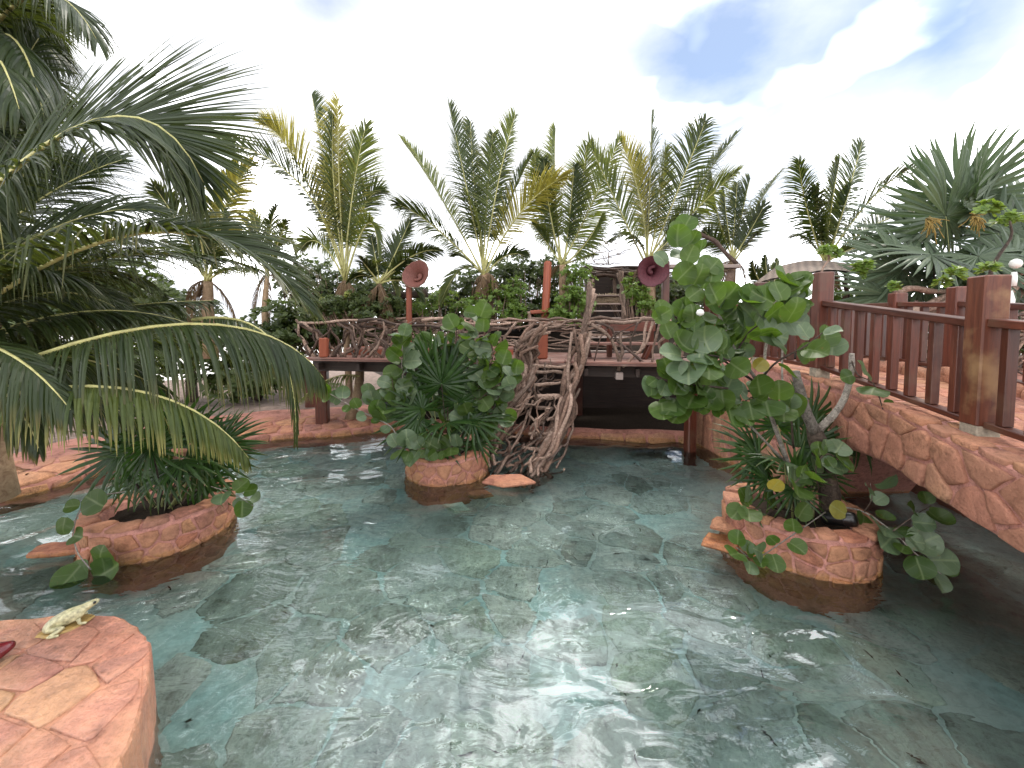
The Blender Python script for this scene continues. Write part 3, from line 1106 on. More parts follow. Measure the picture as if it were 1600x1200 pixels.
# ------------------------------------------------------------------ arched stone bridge on the right
EDGE = [(2.6, -1.2, 1.0, 0.75), (2.95, 0.0, 1.12, 0.75), (3.15, 1.2, 1.25, 0.8), (3.3, 2.1, 1.36, 0.86), (3.42, 2.65, 1.42, 0.88), (3.55, 3.2, 1.48, 0.93), (3.70, 3.8, 1.56, 1.0),
        (3.79, 4.4, 1.63, 0.97), (3.84, 4.8, 1.66, 0.82), (3.86, 5.2, 1.68, 0.45), (3.86, 5.5, 1.69, -0.2), (3.84, 5.8, 1.7, -0.9), (3.8, 6.4, 1.7, -0.9), (3.72, 7.0, 1.7, -0.9), (3.65, 8.0, 1.7, -0.9)]
ET = catmull([(e[0], e[1], e[2]) for e in EDGE], 90)
EB = catmull([(e[0], e[1], e[3]) for e in EDGE], 90)
BW = 1.75
bridge = thing('stone_bridge', 'arched footbridge of pink stone crossing the right side of the pool', 'bridge', (4.5, 3.5, 0))
EL = [0.0]
for i in range(89):
    EL.append(EL[-1] + (ET[i + 1] - ET[i]).length)


def edge_at(u):
    i = 0
    while i < 88 and EL[i + 1] < u:
        i += 1
    t = (u - EL[i]) / max(1e-6, EL[i + 1] - EL[i])
    T = (ET[i + 1] - ET[i])
    n_ = Vector((-T.y, T.x, 0)).normalized()       # towards the pool (-X)
    return ET[i].lerp(ET[i + 1], t), EB[i].lerp(EB[i + 1], t), n_


mb = MB()
for k in range(90):
    T = ET[min(k + 1, 89)] - ET[max(k - 1, 0)]
    n_ = Vector((-T.y, T.x, 0)).normalized()
    a, b = ET[k], EB[k]
    mb.v += [b - n_ * BW, b - n_ * 0.03, b + n_ * 0.0 + Vector((0, 0, 0.03)), a - Vector((0, 0, 0.02)), a - n_ * 0.02, a - n_ * BW]
for k in range(89):
    for q in range(6):
        r_ = (q + 1) % 6
        mb.f.append((k * 6 + q, k * 6 + r_, k * 6 + 6 + r_, k * 6 + 6 + q))
mb.f.append(tuple(range(6))[::-1])
mb.f.append(tuple(89 * 6 + q for q in range(6)))
mb.build('body', M_MORTAR, bridge, smooth=False)
rs = random.Random(77)


def face_fn(u, v, h):
    a, b, n_ = edge_at(u)
    p = b.lerp(a, max(0, min(1, v)))
    return p + n_ * (h * 0.9)


def deck_fn(u, v, h):
    a, b, n_ = edge_at(u)
    return a - n_ * (0.02 + v) + Vector((0, 0, h))


for poly in voronoi(EL[22], EL[87], 0.0, 0.62, 20, 2, rs, 0.46):
    m_ = stone_mb(poly, 0.018, 0.032, lambda u, v, h: face_fn(u, 0.02 + v / 0.62 * 0.93, h), rs, dome=0.1)
    if m_:
        m_.build('stone', M_WALLSTONE, bridge)
u = EL[18]
while u < EL[76]:
    du = rs.uniform(0.22, 0.42)
    poly = [(u, -0.035), (u + du * 0.5, -0.045), (u + du, -0.03), (u + du, 0.14), (u + du / 2, 0.16), (u, 0.145)]
    m_ = stone_mb(poly, 0.014, 0.035, deck_fn, rs, dome=0.1)
    if m_:
        m_.build('kerb_stone', M_STONE, bridge)
    u += du
lay_stones(voronoi(EL[20], EL[80], 0.17, BW - 0.25, 16, 4, rs, 0.33), 0.014, 0.008, deck_fn, M_STONE, bridge, rs, 'flagstone', 0.1)
u = EL[24]
while u < EL[78]:                          # low border of rough blocks under the far fence
    du = rs.uniform(0.25, 0.5)
    poly = [(u, BW - 0.27), (u + du * 0.5, BW - 0.29), (u + du, BW - 0.26), (u + du, BW), (u + du / 2, BW), (u, BW)]
    m_ = stone_mb(poly, 0.014, 0.13, deck_fn, rs, dome=0.15)
    if m_:
        m_.build('border_stone', M_WALLSTONE, bridge)
    u += du


def fence(name, label, posts, mat, nbal, seed, rail_h=(0.16, 0.98), post_mats=None, wide=0.165, feet=False):
    """posts: (x, y, z of the path, height, turn)"""
    rnd = random.Random(seed)
    root = thing(name, label, 'fence', posts[0][:3], 'red timber fences along the stone bridge')
    P = []
    for k, (x, y, z, h_, tr) in enumerate(posts):
        pm = (post_mats or {}).get(k, mat)
        z0 = z + (0.14 if feet else 0)
        me = box_mesh(h_, wide, wide, 0.012, pm)
        M = Matrix.Translation(Vector((x, y, z0 + h_ / 2))) @ Matrix.Rotation(tr, 4, 'Z') @ Matrix.Rotation(rnd.uniform(-0.012, 0.012), 4, 'X') @ Matrix.Rotation(math.pi / 2, 4, 'Y')
        link('post', me, root, M)
        if feet:
            link('foot', box_mesh(0.18, wide * 0.93, wide * 0.93, 0.008, M_CONC), root,
                 Matrix.Translation(Vector((x, y, z + 0.06))) @ Matrix.Rotation(tr, 4, 'Z') @ Matrix.Rotation(math.pi / 2, 4, 'Y'))
        P.append(Vector((x, y, z)))
    for k in range(len(P) - 1):
        a, b = P[k], P[k + 1]
        d = (b - a)
        dh = Vector((d.x, d.y, 0)).normalized()
        a2, b2 = a + dh * wide * 0.48, b - dh * wide * 0.48
        z1, z2 = Vector((0, 0, rail_h[0])), Vector((0, 0, rail_h[1]))
        beam('rail', a2 + z1, b2 + z1, 0.1, 0.05, mat, root)
        beam('rail', a2 + z2, b2 + z2, 0.13, 0.065, mat, root)
        L = (b2 - a2).length
        nb = nbal[k] if isinstance(nbal, (list, tuple)) else max(2, int(L / 0.2))
        for q in range(nb):
            t = (q + 0.5 + rnd.uniform(-0.06, 0.06)) / nb
            p = a2.lerp(b2, t)
            beam('baluster', p + z1 + Vector((0, 0, 0.027)), p + z2 - Vector((0, 0, 0.034)), 0.074, 0.06, mat, root, bev=0.004,
                 side=dh + Vector((0, 0, 0.001)))
    return root


pB = at(1529, 690, 3.2)
pA = at(1280, 592, 5.1)
tw = math.radians(-12)
fence('bridge_fence', 'red timber fence nearest the pool with thick worn end post', [
    (3.55, 1.55, 1.29, 1.2, tw), (pB.x, pB.y, pB.z, 1.22, tw), (pA.x, pA.y, pA.z, 1.24, tw), (4.0, 6.35, 1.71, 1.2, tw), (3.75, 7.45, 1.71, 1.12, 0.2)],
    M_RED, [7, 8, 6, 5], 3, post_mats={1: M_REDW}, feet=True, wide=0.175)
f1, f2 = at(1490, 594, 5.0), at(1396, 600, 5.9)
fence('bridge_fence', 'thinner red timber fence on the far side of the bridge path', [
    (5.0, 2.4, 1.42, 1.15, tw), (5.35, 3.7, 1.56, 1.15, tw), (f1.x, f1.y, 1.66, 1.2, tw), (f2.x, f2.y, 1.7, 1.15, tw), (5.55, 7.2, 1.7, 1.15, tw), (5.2, 8.4, 1.7, 1.15, tw)],
    M_RED, 6, 4, wide=0.165)

# ------------------------------------------------------------------ timber deck
DZ = 1.7
dk0, dk1 = onz(476, 558, DZ), onz(1105, 568, DZ)
dT = (dk1 - dk0)
DL = dT.length
dT = dT.normalized()
dN = Vector((-dT.y, dT.x, 0))                # away from the camera
deck = thing('timber_deck', 'raised plank deck on red posts across the back of the pool', 'deck', (dk0 + dk1) / 2 - Vector((0, 0, 1.7)))
rs = random.Random(8)
DD = 2.25
npl = 13
for j in range(npl):
    cuts = [0] + sorted([rs.choice((0.27, 0.34, 0.4)), rs.choice((0.62, 0.685, 0.75))]) + [1]
    for a, b in zip(cuts[:-1], cuts[1:]):
        off = dN * ((j + 0.5) * DD / npl)
        p0 = dk0 + dT * (DL * a + 0.008) + off
        p1 = dk0 + dT * (DL * b - 0.008) + off
        zz = Vector((0, 0, -0.02 + rs.uniform(-0.003, 0.003)))
        beam('plank', p0 + zz, p1 + zz, DD / npl - 0.012, 0.04, M_PLANK, deck, 0.004)
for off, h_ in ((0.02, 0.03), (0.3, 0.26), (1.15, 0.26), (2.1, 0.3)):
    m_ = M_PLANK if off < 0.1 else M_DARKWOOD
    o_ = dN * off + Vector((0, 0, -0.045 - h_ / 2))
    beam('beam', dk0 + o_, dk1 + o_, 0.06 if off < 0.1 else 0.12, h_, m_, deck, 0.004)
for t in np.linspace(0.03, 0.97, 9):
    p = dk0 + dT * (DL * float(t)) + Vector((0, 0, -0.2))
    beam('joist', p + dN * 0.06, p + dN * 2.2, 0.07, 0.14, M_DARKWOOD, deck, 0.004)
for (px_, off) in ((503, 0.55), (760, 0.5), (1080, 0.35), (640, 2.0), (900, 2.0), (486, 1.8)):
    b = at(px_, 600, dk0.lerp(dk1, (px_ - 476) / 629).y + off)
    pw = 0.17 if px_ == 1080 else 0.25
    beam('post', (b.x, b.y, -0.8), (b.x, b.y, DZ - 0.34), pw, pw, M_RED, deck, 0.02)
# pale end of a joist that sticks out under the edge
p = at(968, 588, 7.1)
beam('joist_end', p, p + dN * 0.4, 0.13, 0.13, M_GREYWOOD, deck, 0.006)
# dark retaining wall behind the deck and planted mound above
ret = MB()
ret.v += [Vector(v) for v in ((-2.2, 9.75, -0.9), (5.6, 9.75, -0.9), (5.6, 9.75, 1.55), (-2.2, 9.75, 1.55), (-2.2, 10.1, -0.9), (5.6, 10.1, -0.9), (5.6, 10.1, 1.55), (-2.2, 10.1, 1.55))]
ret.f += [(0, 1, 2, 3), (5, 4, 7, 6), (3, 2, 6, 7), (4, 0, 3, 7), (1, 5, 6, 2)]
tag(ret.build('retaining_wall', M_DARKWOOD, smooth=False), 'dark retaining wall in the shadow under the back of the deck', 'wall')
md = MB()
nx2, ny2 = 40, 16


def mound_z(x, y):
    e = min(1, max(0, (x + 2.3) / 0.6)) * min(1, max(0, (13.5 - x) / 3.0))
    d = min(1, max(0, (y - 10.0) / 2.5))
    back = min(1, max(0, (17.5 - y) / 1.5))
    return -3.6 + (3.6 + 1.5 + 0.85 * d + 0.15 * mnoise.noise(Vector((x, y, 2)))) * e * back


for j in range(ny2 + 1):
    for i in range(nx2 + 1):
        x, y = -2.9 + 16.6 * i / nx2, 10.06 + 8 * j / ny2
        md.v.append(Vector((x, y, mound_z(x, y))))
for j in range(ny2):
    for i in range(nx2):
        a = j * (nx2 + 1) + i
        md.f.append((a, a + 1, a + nx2 + 2, a + nx2 + 1))
md.build('planting_mound', M_SOIL_SHADE, kind='structure', origin=(5, 14, 0))
# right hand ground beyond the bridge, level with its path
rg = MB()
rgp = [(5.62, 2.0), (6.1, 4.6), (6.15, 6.2), (5.8, 7.6), (5.3, 9.74), (16, 9.74), (16, 2.0)]
for z_ in (-0.9, 1.5):
    for x, y in rgp:
        rg.v.append(Vector((x + (0 if z_ < 0 else 0.02), y, z_)))
k = len(rgp)
for i in range(k):
    rg.f.append((i, (i + 1) % k, k + (i + 1) % k, k + i))
rg.f.append(tuple(k + i for i in range(k)))
rg.build('raised_terrace', M_BANK, kind='structure', smooth=False)

# ------------------------------------------------------------------ driftwood
def add_branch(parent, pts, r0, r1, rnd, mat=None, name='branch', wob=0.05, n=9, sides=6):
    mb = branch_mb(pts, r0, r1, rnd, wob, n, sides)
    return mb.build(name, mat or (M_DRIFT if rnd.random() < 0.72 else M_DRIFTD), parent)


def up(p, h):
    return Vector((p.x, p.y, p.z + h))


def front_pt(t, h, off=0.08):
    return dk0 + dT * (DL * t) + dN * off + Vector((0, 0, h))


rs = random.Random(101)
rl = thing('driftwood_railing', 'dark twisted driftwood railing on the left front edge of the deck', 'railing', front_pt(0.25, 0), 'driftwood railings round the deck')
T0, T1 = 0.0, 0.52
for k in range(3):
    a, b = T0 + (T1 - T0) * k / 3 - 0.02, T0 + (T1 - T0) * (k + 1) / 3 + 0.03
    for q in range(2):
        pts = [front_pt(a + (b - a) * s, 0.7 + 0.05 * math.sin(s * 4 + k) + rs.uniform(-0.05, 0.05) - 0.06 * q, 0.06 + 0.05 * q) for s in (0, 0.35, 0.7, 1)]
        add_branch(rl, pts, 0.032, 0.022, rs, M_DRIFTD if q or k == 1 else M_DRIFT, 'top_branch', 0.1)
for k in range(62):
    t = T0 + (T1 - T0) * (k + rs.random()) / 62
    dx = rs.choice((-1, 1)) * rs.uniform(0.02, 0.085)
    h1 = rs.uniform(0.55, 0.78)
    m = rs.uniform(-0.02, 0.02)
    pts = [front_pt(t, -0.02, 0.1), front_pt(t + dx * 0.5 + m, h1 * 0.5, 0.12 + rs.uniform(-0.08, 0.08)), front_pt(t + dx, h1, 0.08)]
    add_branch(rl, pts, rs.uniform(0.02, 0.038), rs.uniform(0.014, 0.025), rs, rs.choice((M_DRIFTD, M_DRIFTB, M_DRIFTD, M_DRIFT)), 'branch', 0.14)
for px_ in (505,):
    b = at(507, 558, 8.1)
    beam('stump', (b.x, b.y, DZ), (b.x, b.y, DZ + 0.4), 0.2, 0.16, M_ORANGE, rl, 0.02)

rr2 = thing('driftwood_railing', 'pale open driftwood railing in front of the deck bench', 'railing', front_pt(0.82, 0), 'driftwood railings round the deck')


def dpx(x, y, off=0.06):
    t = (x - 476) / 629
    return at(x, y, front_pt(t, 0, off).y)


for pts, r0, r1, m in (
        ([(905, 512), (930, 500), (965, 503), (1000, 500), (1012, 495), (1040, 502), (1062, 503)], 0.04, 0.03, M_DRIFT),
        ([(832, 516), (870, 508), (905, 500)], 0.028, 0.022, M_DRIFT),
        ([(1012, 497), (1005, 535), (1000, 552)], 0.03, 0.02, M_DRIFT),
        ([(1020, 502), (1008, 540), (985, 562), (972, 574)], 0.028, 0.02, M_DRIFT),
        ([(930, 502), (955, 515), (967, 530), (985, 552), (1000, 565)], 0.026, 0.02, M_DRIFTD),
        ([(925, 508), (945, 520), (960, 545), (968, 575)], 0.032, 0.024, M_DRIFT),
        ([(968, 520), (970, 550), (966, 580)], 0.03, 0.034, M_DRIFT),
        ([(995, 505), (985, 540), (1002, 562), (1022, 566)], 0.022, 0.016, M_DRIFTD),
        ([(1030, 505), (1022, 540), (1018, 566)], 0.026, 0.02, M_DRIFT),
        ([(1055, 515), (1035, 528), (1030, 545), (1038, 566)], 0.03, 0.02, M_DRIFT),
        ([(1060, 530), (1045, 550), (1028, 566)], 0.028, 0.022, M_DRIFT),
        ([(1000, 503), (975, 515), (952, 532)], 0.014, 0.01, M_DRIFTD),
        ([(955, 505), (938, 530), (930, 565)], 0.014, 0.012, M_DRIFTD),
        ([(1075, 515), (1068, 545), (1062, 566)], 0.024, 0.02, M_DRIFT)):
    add_branch(rr2, [dpx(x, y, rs.uniform(0.02, 0.12)) for x, y in pts], r0, r1, rs, m, 'branch', 0.06)
b = at(846, 561, 7.75)
beam('stump', (b.x, b.y, DZ), (b.x, b.y, DZ + 0.56), 0.235, 0.2, M_ORANGE, rr2, 0.025)

# back railing of the deck: a dense heap of pale sticks
rb = thing('driftwood_railing', 'long low heap of pale woven sticks along the back of the deck', 'railing', front_pt(0.4, 0, DD), 'driftwood railings round the deck')
for k in range(95):
    t = rs.uniform(0.02, 0.9)
    dl = rs.uniform(0.04, 0.12)
    h0 = rs.uniform(0.05, 0.78)
    h1 = h0 + rs.uniform(-0.28, 0.28)
    h1 = max(0.03, min(0.8, h1))
    o1, o2 = DD + rs.uniform(0, 0.35), DD + rs.uniform(0, 0.35)
    pts = [front_pt(t - dl, h0, o1), front_pt(t, (h0 + h1) / 2 + rs.uniform(-0.06, 0.06), (o1 + o2) / 2), front_pt(t + dl, h1, o2)]
    add_branch(rb, pts, rs.uniform(0.014, 0.026), rs.uniform(0.01, 0.018), rs, M_DRIFT if rs.random() < 0.85 else M_DRIFTD, 'branch', 0.08, 7, 5)
for k in range(6):
    t = 0.08 + k * 0.14
    add_branch(rb, [front_pt(t - 0.08, 0.74, DD), front_pt(t, 0.82, DD), front_pt(t + 0.09, 0.76, DD)], 0.036, 0.03, rs, M_DRIFT, 'top_branch', 0.1)

# ladder from the water to the deck
lad = thing('driftwood_ladder', 'tangled driftwood ladder climbing from the water to the deck', 'ladder', at(830, 760, 6.5))


def lpath(y):                                  # distance of the ladder at a picture height
    return min(7.2, 6.2 + (750 - y) / 190 * 1.0)


def lp(x, y, d=0.0):
    return at(x, y, lpath(y) + d)


main_r = [(828, 770), (842, 735), (862, 690), (885, 640), (893, 600), (902, 560), (910, 520), (918, 470), (926, 432)]
main_l = [(770, 752), (768, 700), (778, 660), (800, 628), (812, 590), (815, 560), (818, 535), (838, 512)]
for k in range(18):
    pts = [lp(x + rs.uniform(-16, 12), y + rs.uniform(-8, 8), rs.uniform(-0.15, 0.15)) for x, y in main_r[rs.choice((0, 0, 1, 2)):rs.choice((5, 6, 7))]]
    add_branch(lad, pts, rs.uniform(0.03, 0.06), rs.uniform(0.024, 0.04), rs, rs.choice((M_DRIFT, M_DRIFTB, M_DRIFTB)), 'stringer', 0.09, 14)
for k in range(22):
    pts = [lp(x + rs.uniform(-12, 24), y + rs.uniform(-8, 8), rs.uniform(-0.15, 0.15)) for x, y in main_l[rs.choice((1, 2, 3, 3)):rs.choice((7, 8, 8))]]
    add_branch(lad, pts, rs.uniform(0.028, 0.05), rs.uniform(0.02, 0.032), rs, rs.choice((M_DRIFT, M_DRIFTB, M_DRIFTB)), 'stringer', 0.1, 13)
for y, x0, x1 in ((571, 826, 886), (583, 828, 882), (598, 830, 880), (619, 834, 876), (636, 836, 872), (655, 836, 868), (676, 826, 862), (700, 815, 852)):
    big = y == 619
    add_branch(lad, [lp(x0, y + rs.uniform(-2, 2)), lp((x0 + x1) / 2, y + rs.uniform(-3, 3)), lp(x1, y + rs.uniform(-2, 2))], 0.06 if big else 0.034, 0.055 if big else 0.03, rs, M_DRIFT, 'rung', 0.05)
for k in range(72):
    xa, ya = rs.uniform(768, 860), rs.uniform(600, 756)
    an = rs.uniform(0.2, 1.5) * rs.choice((1, -1, 1))
    ln = rs.uniform(25, 65)
    xb, yb = xa + ln * math.cos(an) * 0.8, ya - ln * abs(math.sin(an))
    xb = max(764, min(xb, 893))
    d1 = rs.uniform(-0.2, 0.2)
    add_branch(lad, [lp(xa, ya, d1), lp((xa + xb) / 2 + rs.uniform(-10, 10), (ya + yb) / 2 + rs.uniform(-6, 6), d1 + rs.uniform(-0.1, 0.1)), lp(xb, yb, d1 + rs.uniform(-0.15, 0.15))],
               rs.uniform(0.015, 0.03), rs.uniform(0.011, 0.02), rs, rs.choice((M_DRIFT, M_DRIFTB, M_DRIFTD)), 'branch', 0.16, 9)
for pts in ([(764, 730), (762, 690), (768, 662), (792, 640)], [(766, 735), (770, 690), (786, 665)], [(770, 646), (785, 636), (800, 628)], [(776, 742), (800, 700), (818, 668), (822, 640)],
            [(770, 745), (790, 715), (830, 700)], [(790, 752), (815, 720), (850, 700), (880, 670)], [(893, 640), (892, 670), (885, 700), (868, 730)], [(880, 620), (888, 660), (870, 700), (850, 730)]):
    add_branch(lad, [lp(x, y, rs.uniform(-0.1, 0.15)) for x, y in pts], 0.026, 0.02, rs, None, 'branch', 0.08, 10)
for pts in ([(820, 748, -0.1), (815, 768, -0.25), (800, 792, -0.5)], [(832, 755, -0.1), (835, 775, -0.3), (828, 800, -0.55)], [(856, 740, 0), (858, 758, -0.2), (862, 775, -0.5)], [(842, 750, 0), (838, 770, -0.3), (845, 790, -0.55)]):
    P = [onz(x, y, 0.0 + max(z, -0.6)) if z < -0.01 else lp(x, y) for x, y, z in pts]
    add_branch(lad, [lp(pts[0][0], pts[0][1])] + [Vector((p.x, p.y, p.z)) for p in P[1:]], 0.05, 0.035, rs, M_ROOT, 'root', 0.12, 9)
# upper part of the right hand stringer beside the back stairs
for k in range(4):
    add_branch(lad, [lp(905 + k * 3, 560, 0.1 * k), lp(913 + rs.uniform(-3, 3), 510, 0.1 * k), lp(922 + k * 3, 440 + 6 * k, 0.1 * k)], 0.045, 0.03, rs, M_DRIFT, 'stringer', 0.05, 9)

# ------------------------------------------------------------------ stairs behind the deck up to the hut
st = thing('timber_stairs', 'steep stair of pale-edged treads behind the deck with driftwood rails', 'stairs', at(945, 545, 10.2))
for k, y in enumerate((549, 538, 527, 517, 507, 497, 486, 475, 462)):
    Yd = 10.1 + k * 0.27
    a, b = at(914, y, Yd), at(988 - k * 2, y, Yd)
    beam('tread', a, Vector((b.x, b.y, a.z)), 0.26, 0.04, M_GREYWOOD, st, 0.006)
for k in range(5):
    add_branch(st, [at(975 + rs.uniform(-3, 6), 500, 11.2), at(972 + rs.uniform(-3, 5), 460, 11.8), at(968 + rs.uniform(-4, 6), 425, 12)], 0.05, 0.03, rs, M_DRIFT, 'handrail', 0.06)
    add_branch(st, [at(912 + rs.uniform(-5, 5), 500, 11.2), at(918 + rs.uniform(-4, 5), 465, 11.8), at(924 + rs.uniform(-4, 4), 437, 12)], 0.05, 0.03, rs, M_DRIFT, 'handrail', 0.06)

hut = thing('driftwood_hut', 'low dark hut with flat branch roof at the top of the stairs', 'hut', at(965, 480, 13))
for x in (928, 962, 1008, 1060):
    add_branch(hut, [at(x, 492, 12.9), at(x + rs.uniform(-3, 3), 455, 12.9), at(x, 424, 12.9)], 0.06, 0.05, rs, M_DRIFT, 'post', 0.05)
for k in range(26):
    y = rs.uniform(419, 436)
    x = rs.uniform(905, 985)
    add_branch(hut, [at(x, y, 12.6 + rs.uniform(0, 1)), at(x + 40, y + rs.uniform(-5, 3), 12.8), at(x + rs.uniform(60, 90), y + rs.uniform(-6, 6), 12.6 + rs.uniform(0, 1))],
               0.045, 0.03, rs, M_DRIFTD, 'roof_branch', 0.1, 7, 5)
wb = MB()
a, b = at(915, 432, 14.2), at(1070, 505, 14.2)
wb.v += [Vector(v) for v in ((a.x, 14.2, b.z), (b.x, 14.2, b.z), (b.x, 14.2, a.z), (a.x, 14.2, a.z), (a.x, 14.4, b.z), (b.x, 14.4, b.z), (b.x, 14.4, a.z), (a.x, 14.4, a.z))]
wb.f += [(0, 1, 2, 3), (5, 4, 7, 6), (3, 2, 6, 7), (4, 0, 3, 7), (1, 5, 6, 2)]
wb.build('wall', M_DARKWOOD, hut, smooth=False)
tb = MB()
for k in range(160):
    p = at(rs.uniform(928, 966), rs.uniform(458, 463), 12.3)
    tube(tb, [p, p + Vector((rs.uniform(-0.05, 0.05), -0.1, -0.16)), p + Vector((rs.uniform(-0.07, 0.07), -0.16, -rs.uniform(0.25, 0.36)))], 0.009, 3)
tb.build('thatch', M_STRAW, hut, kind='stuff')
# loose lattice of twigs above the roof
lt = thing('twig_lattice', 'open lattice of thin grey twigs above the hut roof', 'lattice', at(930, 400, 12.8))
for k in range(30):
    x, y = rs.uniform(902, 965), rs.uniform(376, 415)
    an = rs.uniform(0, 3.1)
    add_branch(lt, [at(x, y, 12.7), at(x + 14 * math.cos(an), y - 8 * math.sin(an), 12.7 + rs.uniform(-0.2, 0.2)), at(x + 30 * math.cos(an), y - 17 * math.sin(an), 12.7)], 0.016, 0.01, rs, M_DRIFT, 'twig', 0.1, 6, 4)

# red post with crossbeam left of the stairs
cr = thing('red_post', 'rough red log post with short crossbeam behind the deck ladder', 'post', at(852, 510, 10.6))
beam('log', at(850, 530, 10.6), at(856, 408, 10.6), 0.2, 0.2, M_ORANGE, cr, 0.05)
beam('crossbeam', at(828, 488, 10.5), at(862, 486, 10.5), 0.1, 0.1, M_ORANGE, cr, 0.02)
add_branch(cr, [at(826, 486, 10.45), at(829, 505, 10.45), at(829, 520, 10.45)], 0.05, 0.045, rs, M_DRIFT, 'prop', 0.03)

# bench on the deck
bn = thing('bench', 'red timber bench with splayed legs on the right of the deck', 'bench', at(968, 563, 7.9))
bY = 7.75
s0, s1 = at(902, 537, bY), at(1030, 537, bY - 0.12)
s1.z = s0.z
for q in range(3):
    o_ = dN * (0.13 * q)
    beam('seat_board', s0 + o_, s1 + o_, 0.12, 0.045, M_ORANGE if q == 1 else M_PLANK, bn, 0.006)
b0, b1 = s0 + dN * 0.42 + Vector((0.5, 0, 0.34)), s1 + dN * 0.42 + Vector((0, 0, 0.34))
beam('back_board', b0, b1, 0.04, 0.2, M_RED, bn, 0.006)
for t in (0.12, 0.9):
    c = s0.lerp(s1, t)
    beam('leg', (c.x - 0.14, c.y - 0.02, DZ), (c.x, c.y, s0.z - 0.02), 0.11, 0.09, M_RED, bn, 0.008)
    c2 = c + dN * 0.36
    beam('leg', (c2.x + 0.06, c2.y, DZ), (c2.x, c2.y, s0.z - 0.02), 0.11, 0.09, M_RED, bn, 0.008)
for t in (0.42, 0.95):
    c = s0.lerp(s1, t) + dN * 0.46
    beam('back_post', (c.x, c.y, DZ), (c.x, c.y, s0.z + 0.46), 0.12, 0.08, M_RED, bn, 0.008)
# low red step boards along the back of the deck
for i_, (xa, xb, lab) in enumerate(((542, 604, 'low red platform behind the dark left railing'), (650, 690, 'low red platform seen past the sea grape leaves'), (752, 802, 'low red platform just left of the ladder'))):
    sb = thing('low_platform', lab, 'platform', at((xa + xb) / 2, 553, 9.0), 'low red platforms on the deck')
    for q in range(4):
        Yq = 8.75 + q * 0.2
        a, b = at(xa + q * 3, 552, Yq), at(xb, 552, Yq)
        a.z = b.z = DZ + 0.13
        beam('board', a, b, 0.18, 0.035, M_PLANK if q < 3 else M_ORANGE, sb, 0.004)
    a, b = at(xa, 552, 8.66), at(xb, 552, 8.66)
    a.z = b.z = DZ + 0.058
    beam('riser', a, b, 0.03, 0.11, M_ORANGE, sb, 0.004)

# ------------------------------------------------------------------ flared horn ornaments on posts
def horn(parent, c, axis, R, depth, mi, mo, seed, waves=12):
    """scalloped bell opening along axis: inner bell, outer shell, curled heart"""
    rnd = random.Random(seed)
    A, S, U = frame(axis)
    for name, m, off in (('bell', mi, 0.0), ('shell', mo, -0.018)):
        mb = MB()
        ns = 36
        prof = [(0.12, -1.0), (0.2, -0.72), (0.42, -0.42), (0.68, -0.18), (0.9, -0.03), (1.0, 0.02)]
        for r_, z_ in prof:
            for k in range(ns):
                a = 2 * math.pi * k / ns
                w = 1 + (0.018 * r_) * math.sin(a * waves) + 0.03 * r_ * math.sin(a * 3 + seed)
                zz = z_ * depth + 0.025 * R * r_ * math.cos(a * waves)
                mb.v.append(c + (S * math.cos(a) + U * math.sin(a)) * (R * r_ * w - off * 0.3 + (0.012 if off else 0)) + A * (zz + off))
        for r in range(len(prof) - 1):
            for k in range(ns):
                mb.f.append((r * ns + k, r * ns + (k + 1) % ns, (r + 1) * ns + (k + 1) % ns, (r + 1) * ns + k))
        if off:
            mb.f.append(tuple(range(ns)))
        mb.build(name, m, parent)
    mb = MB()
    P, rad = [], []
    for k in range(9):
        t = k / 8
        a = t * 3.4 + seed
        P.append(c + (S * math.cos(a) + U * math.sin(a)) * R * (0.08 + 0.28 * t) + A * (-depth * 0.55 + 0.2 * depth * t))
        rad.append(R * (0.2 - 0.1 * t))
    tube(mb, P, rad, 7)
    mb.build('heart', mi, parent)


l1 = thing('horn_post', 'salmon pink flared horn with scalloped rim on a red post, left', 'ornament', at(640, 500, 9.9), 'flared horns on red posts')
bp = at(639, 530, 9.9)
beam('post', (bp.x, bp.y, 1.72), at(639, 440, 9.9), 0.13, 0.13, M_ORANGE, l1, 0.03)
horn(l1, at(649, 428, 9.7), Vector((-0.3, -1, 0.35)), 0.35, 0.34, M_SALMON, M_CREAM, 2)
l2 = thing('horn_post', 'dark maroon flared horn with scalloped rim on a red post, right', 'ornament', at(1038, 480, 8.6), 'flared horns on red posts')
bp = at(1039, 520, 9.4)
beam('post', (bp.x, bp.y, 1.72), at(1040, 408, 9.4), 0.15, 0.15, M_RED, l2, 0.015)
horn(l2, at(1020, 424, 9.0), Vector((-0.25, -1, -0.12)), 0.33, 0.4, M_MAROON, M_MAROON, 5, 14)
pk = thing('plank_shelf', 'weathered grey plank resting on a forked driftwood trunk', 'shelf', at(1140, 430, 10.5))
beam('plank', at(1044, 417, 10.4), at(1153, 417, 10.4), 0.3, 0.09, M_GREYWOOD, pk, 0.01)
add_branch(pk, [at(1138, 520, 10.5), at(1136, 460, 10.5), at(1142, 423, 10.45)], 0.13, 0.11, rs, M_DRIFT, 'trunk', 0.05, 9, 8)
add_branch(pk, [at(1150, 412, 10.5), at(1120, 380, 10.6), at(1085, 360, 10.7)], 0.06, 0.05, rs, M_DRIFTD, 'limb', 0.05, 9, 7)
lg = add_branch(None, [at(578, 468, 10.8), at(620, 462, 10.7), at(666, 458, 10.6)], 0.12, 0.11, rs, M_BARKD, 'fallen_log', 0.05, 9, 9)
tag(lg, 'dark log lying behind the post of the salmon horn', 'log')

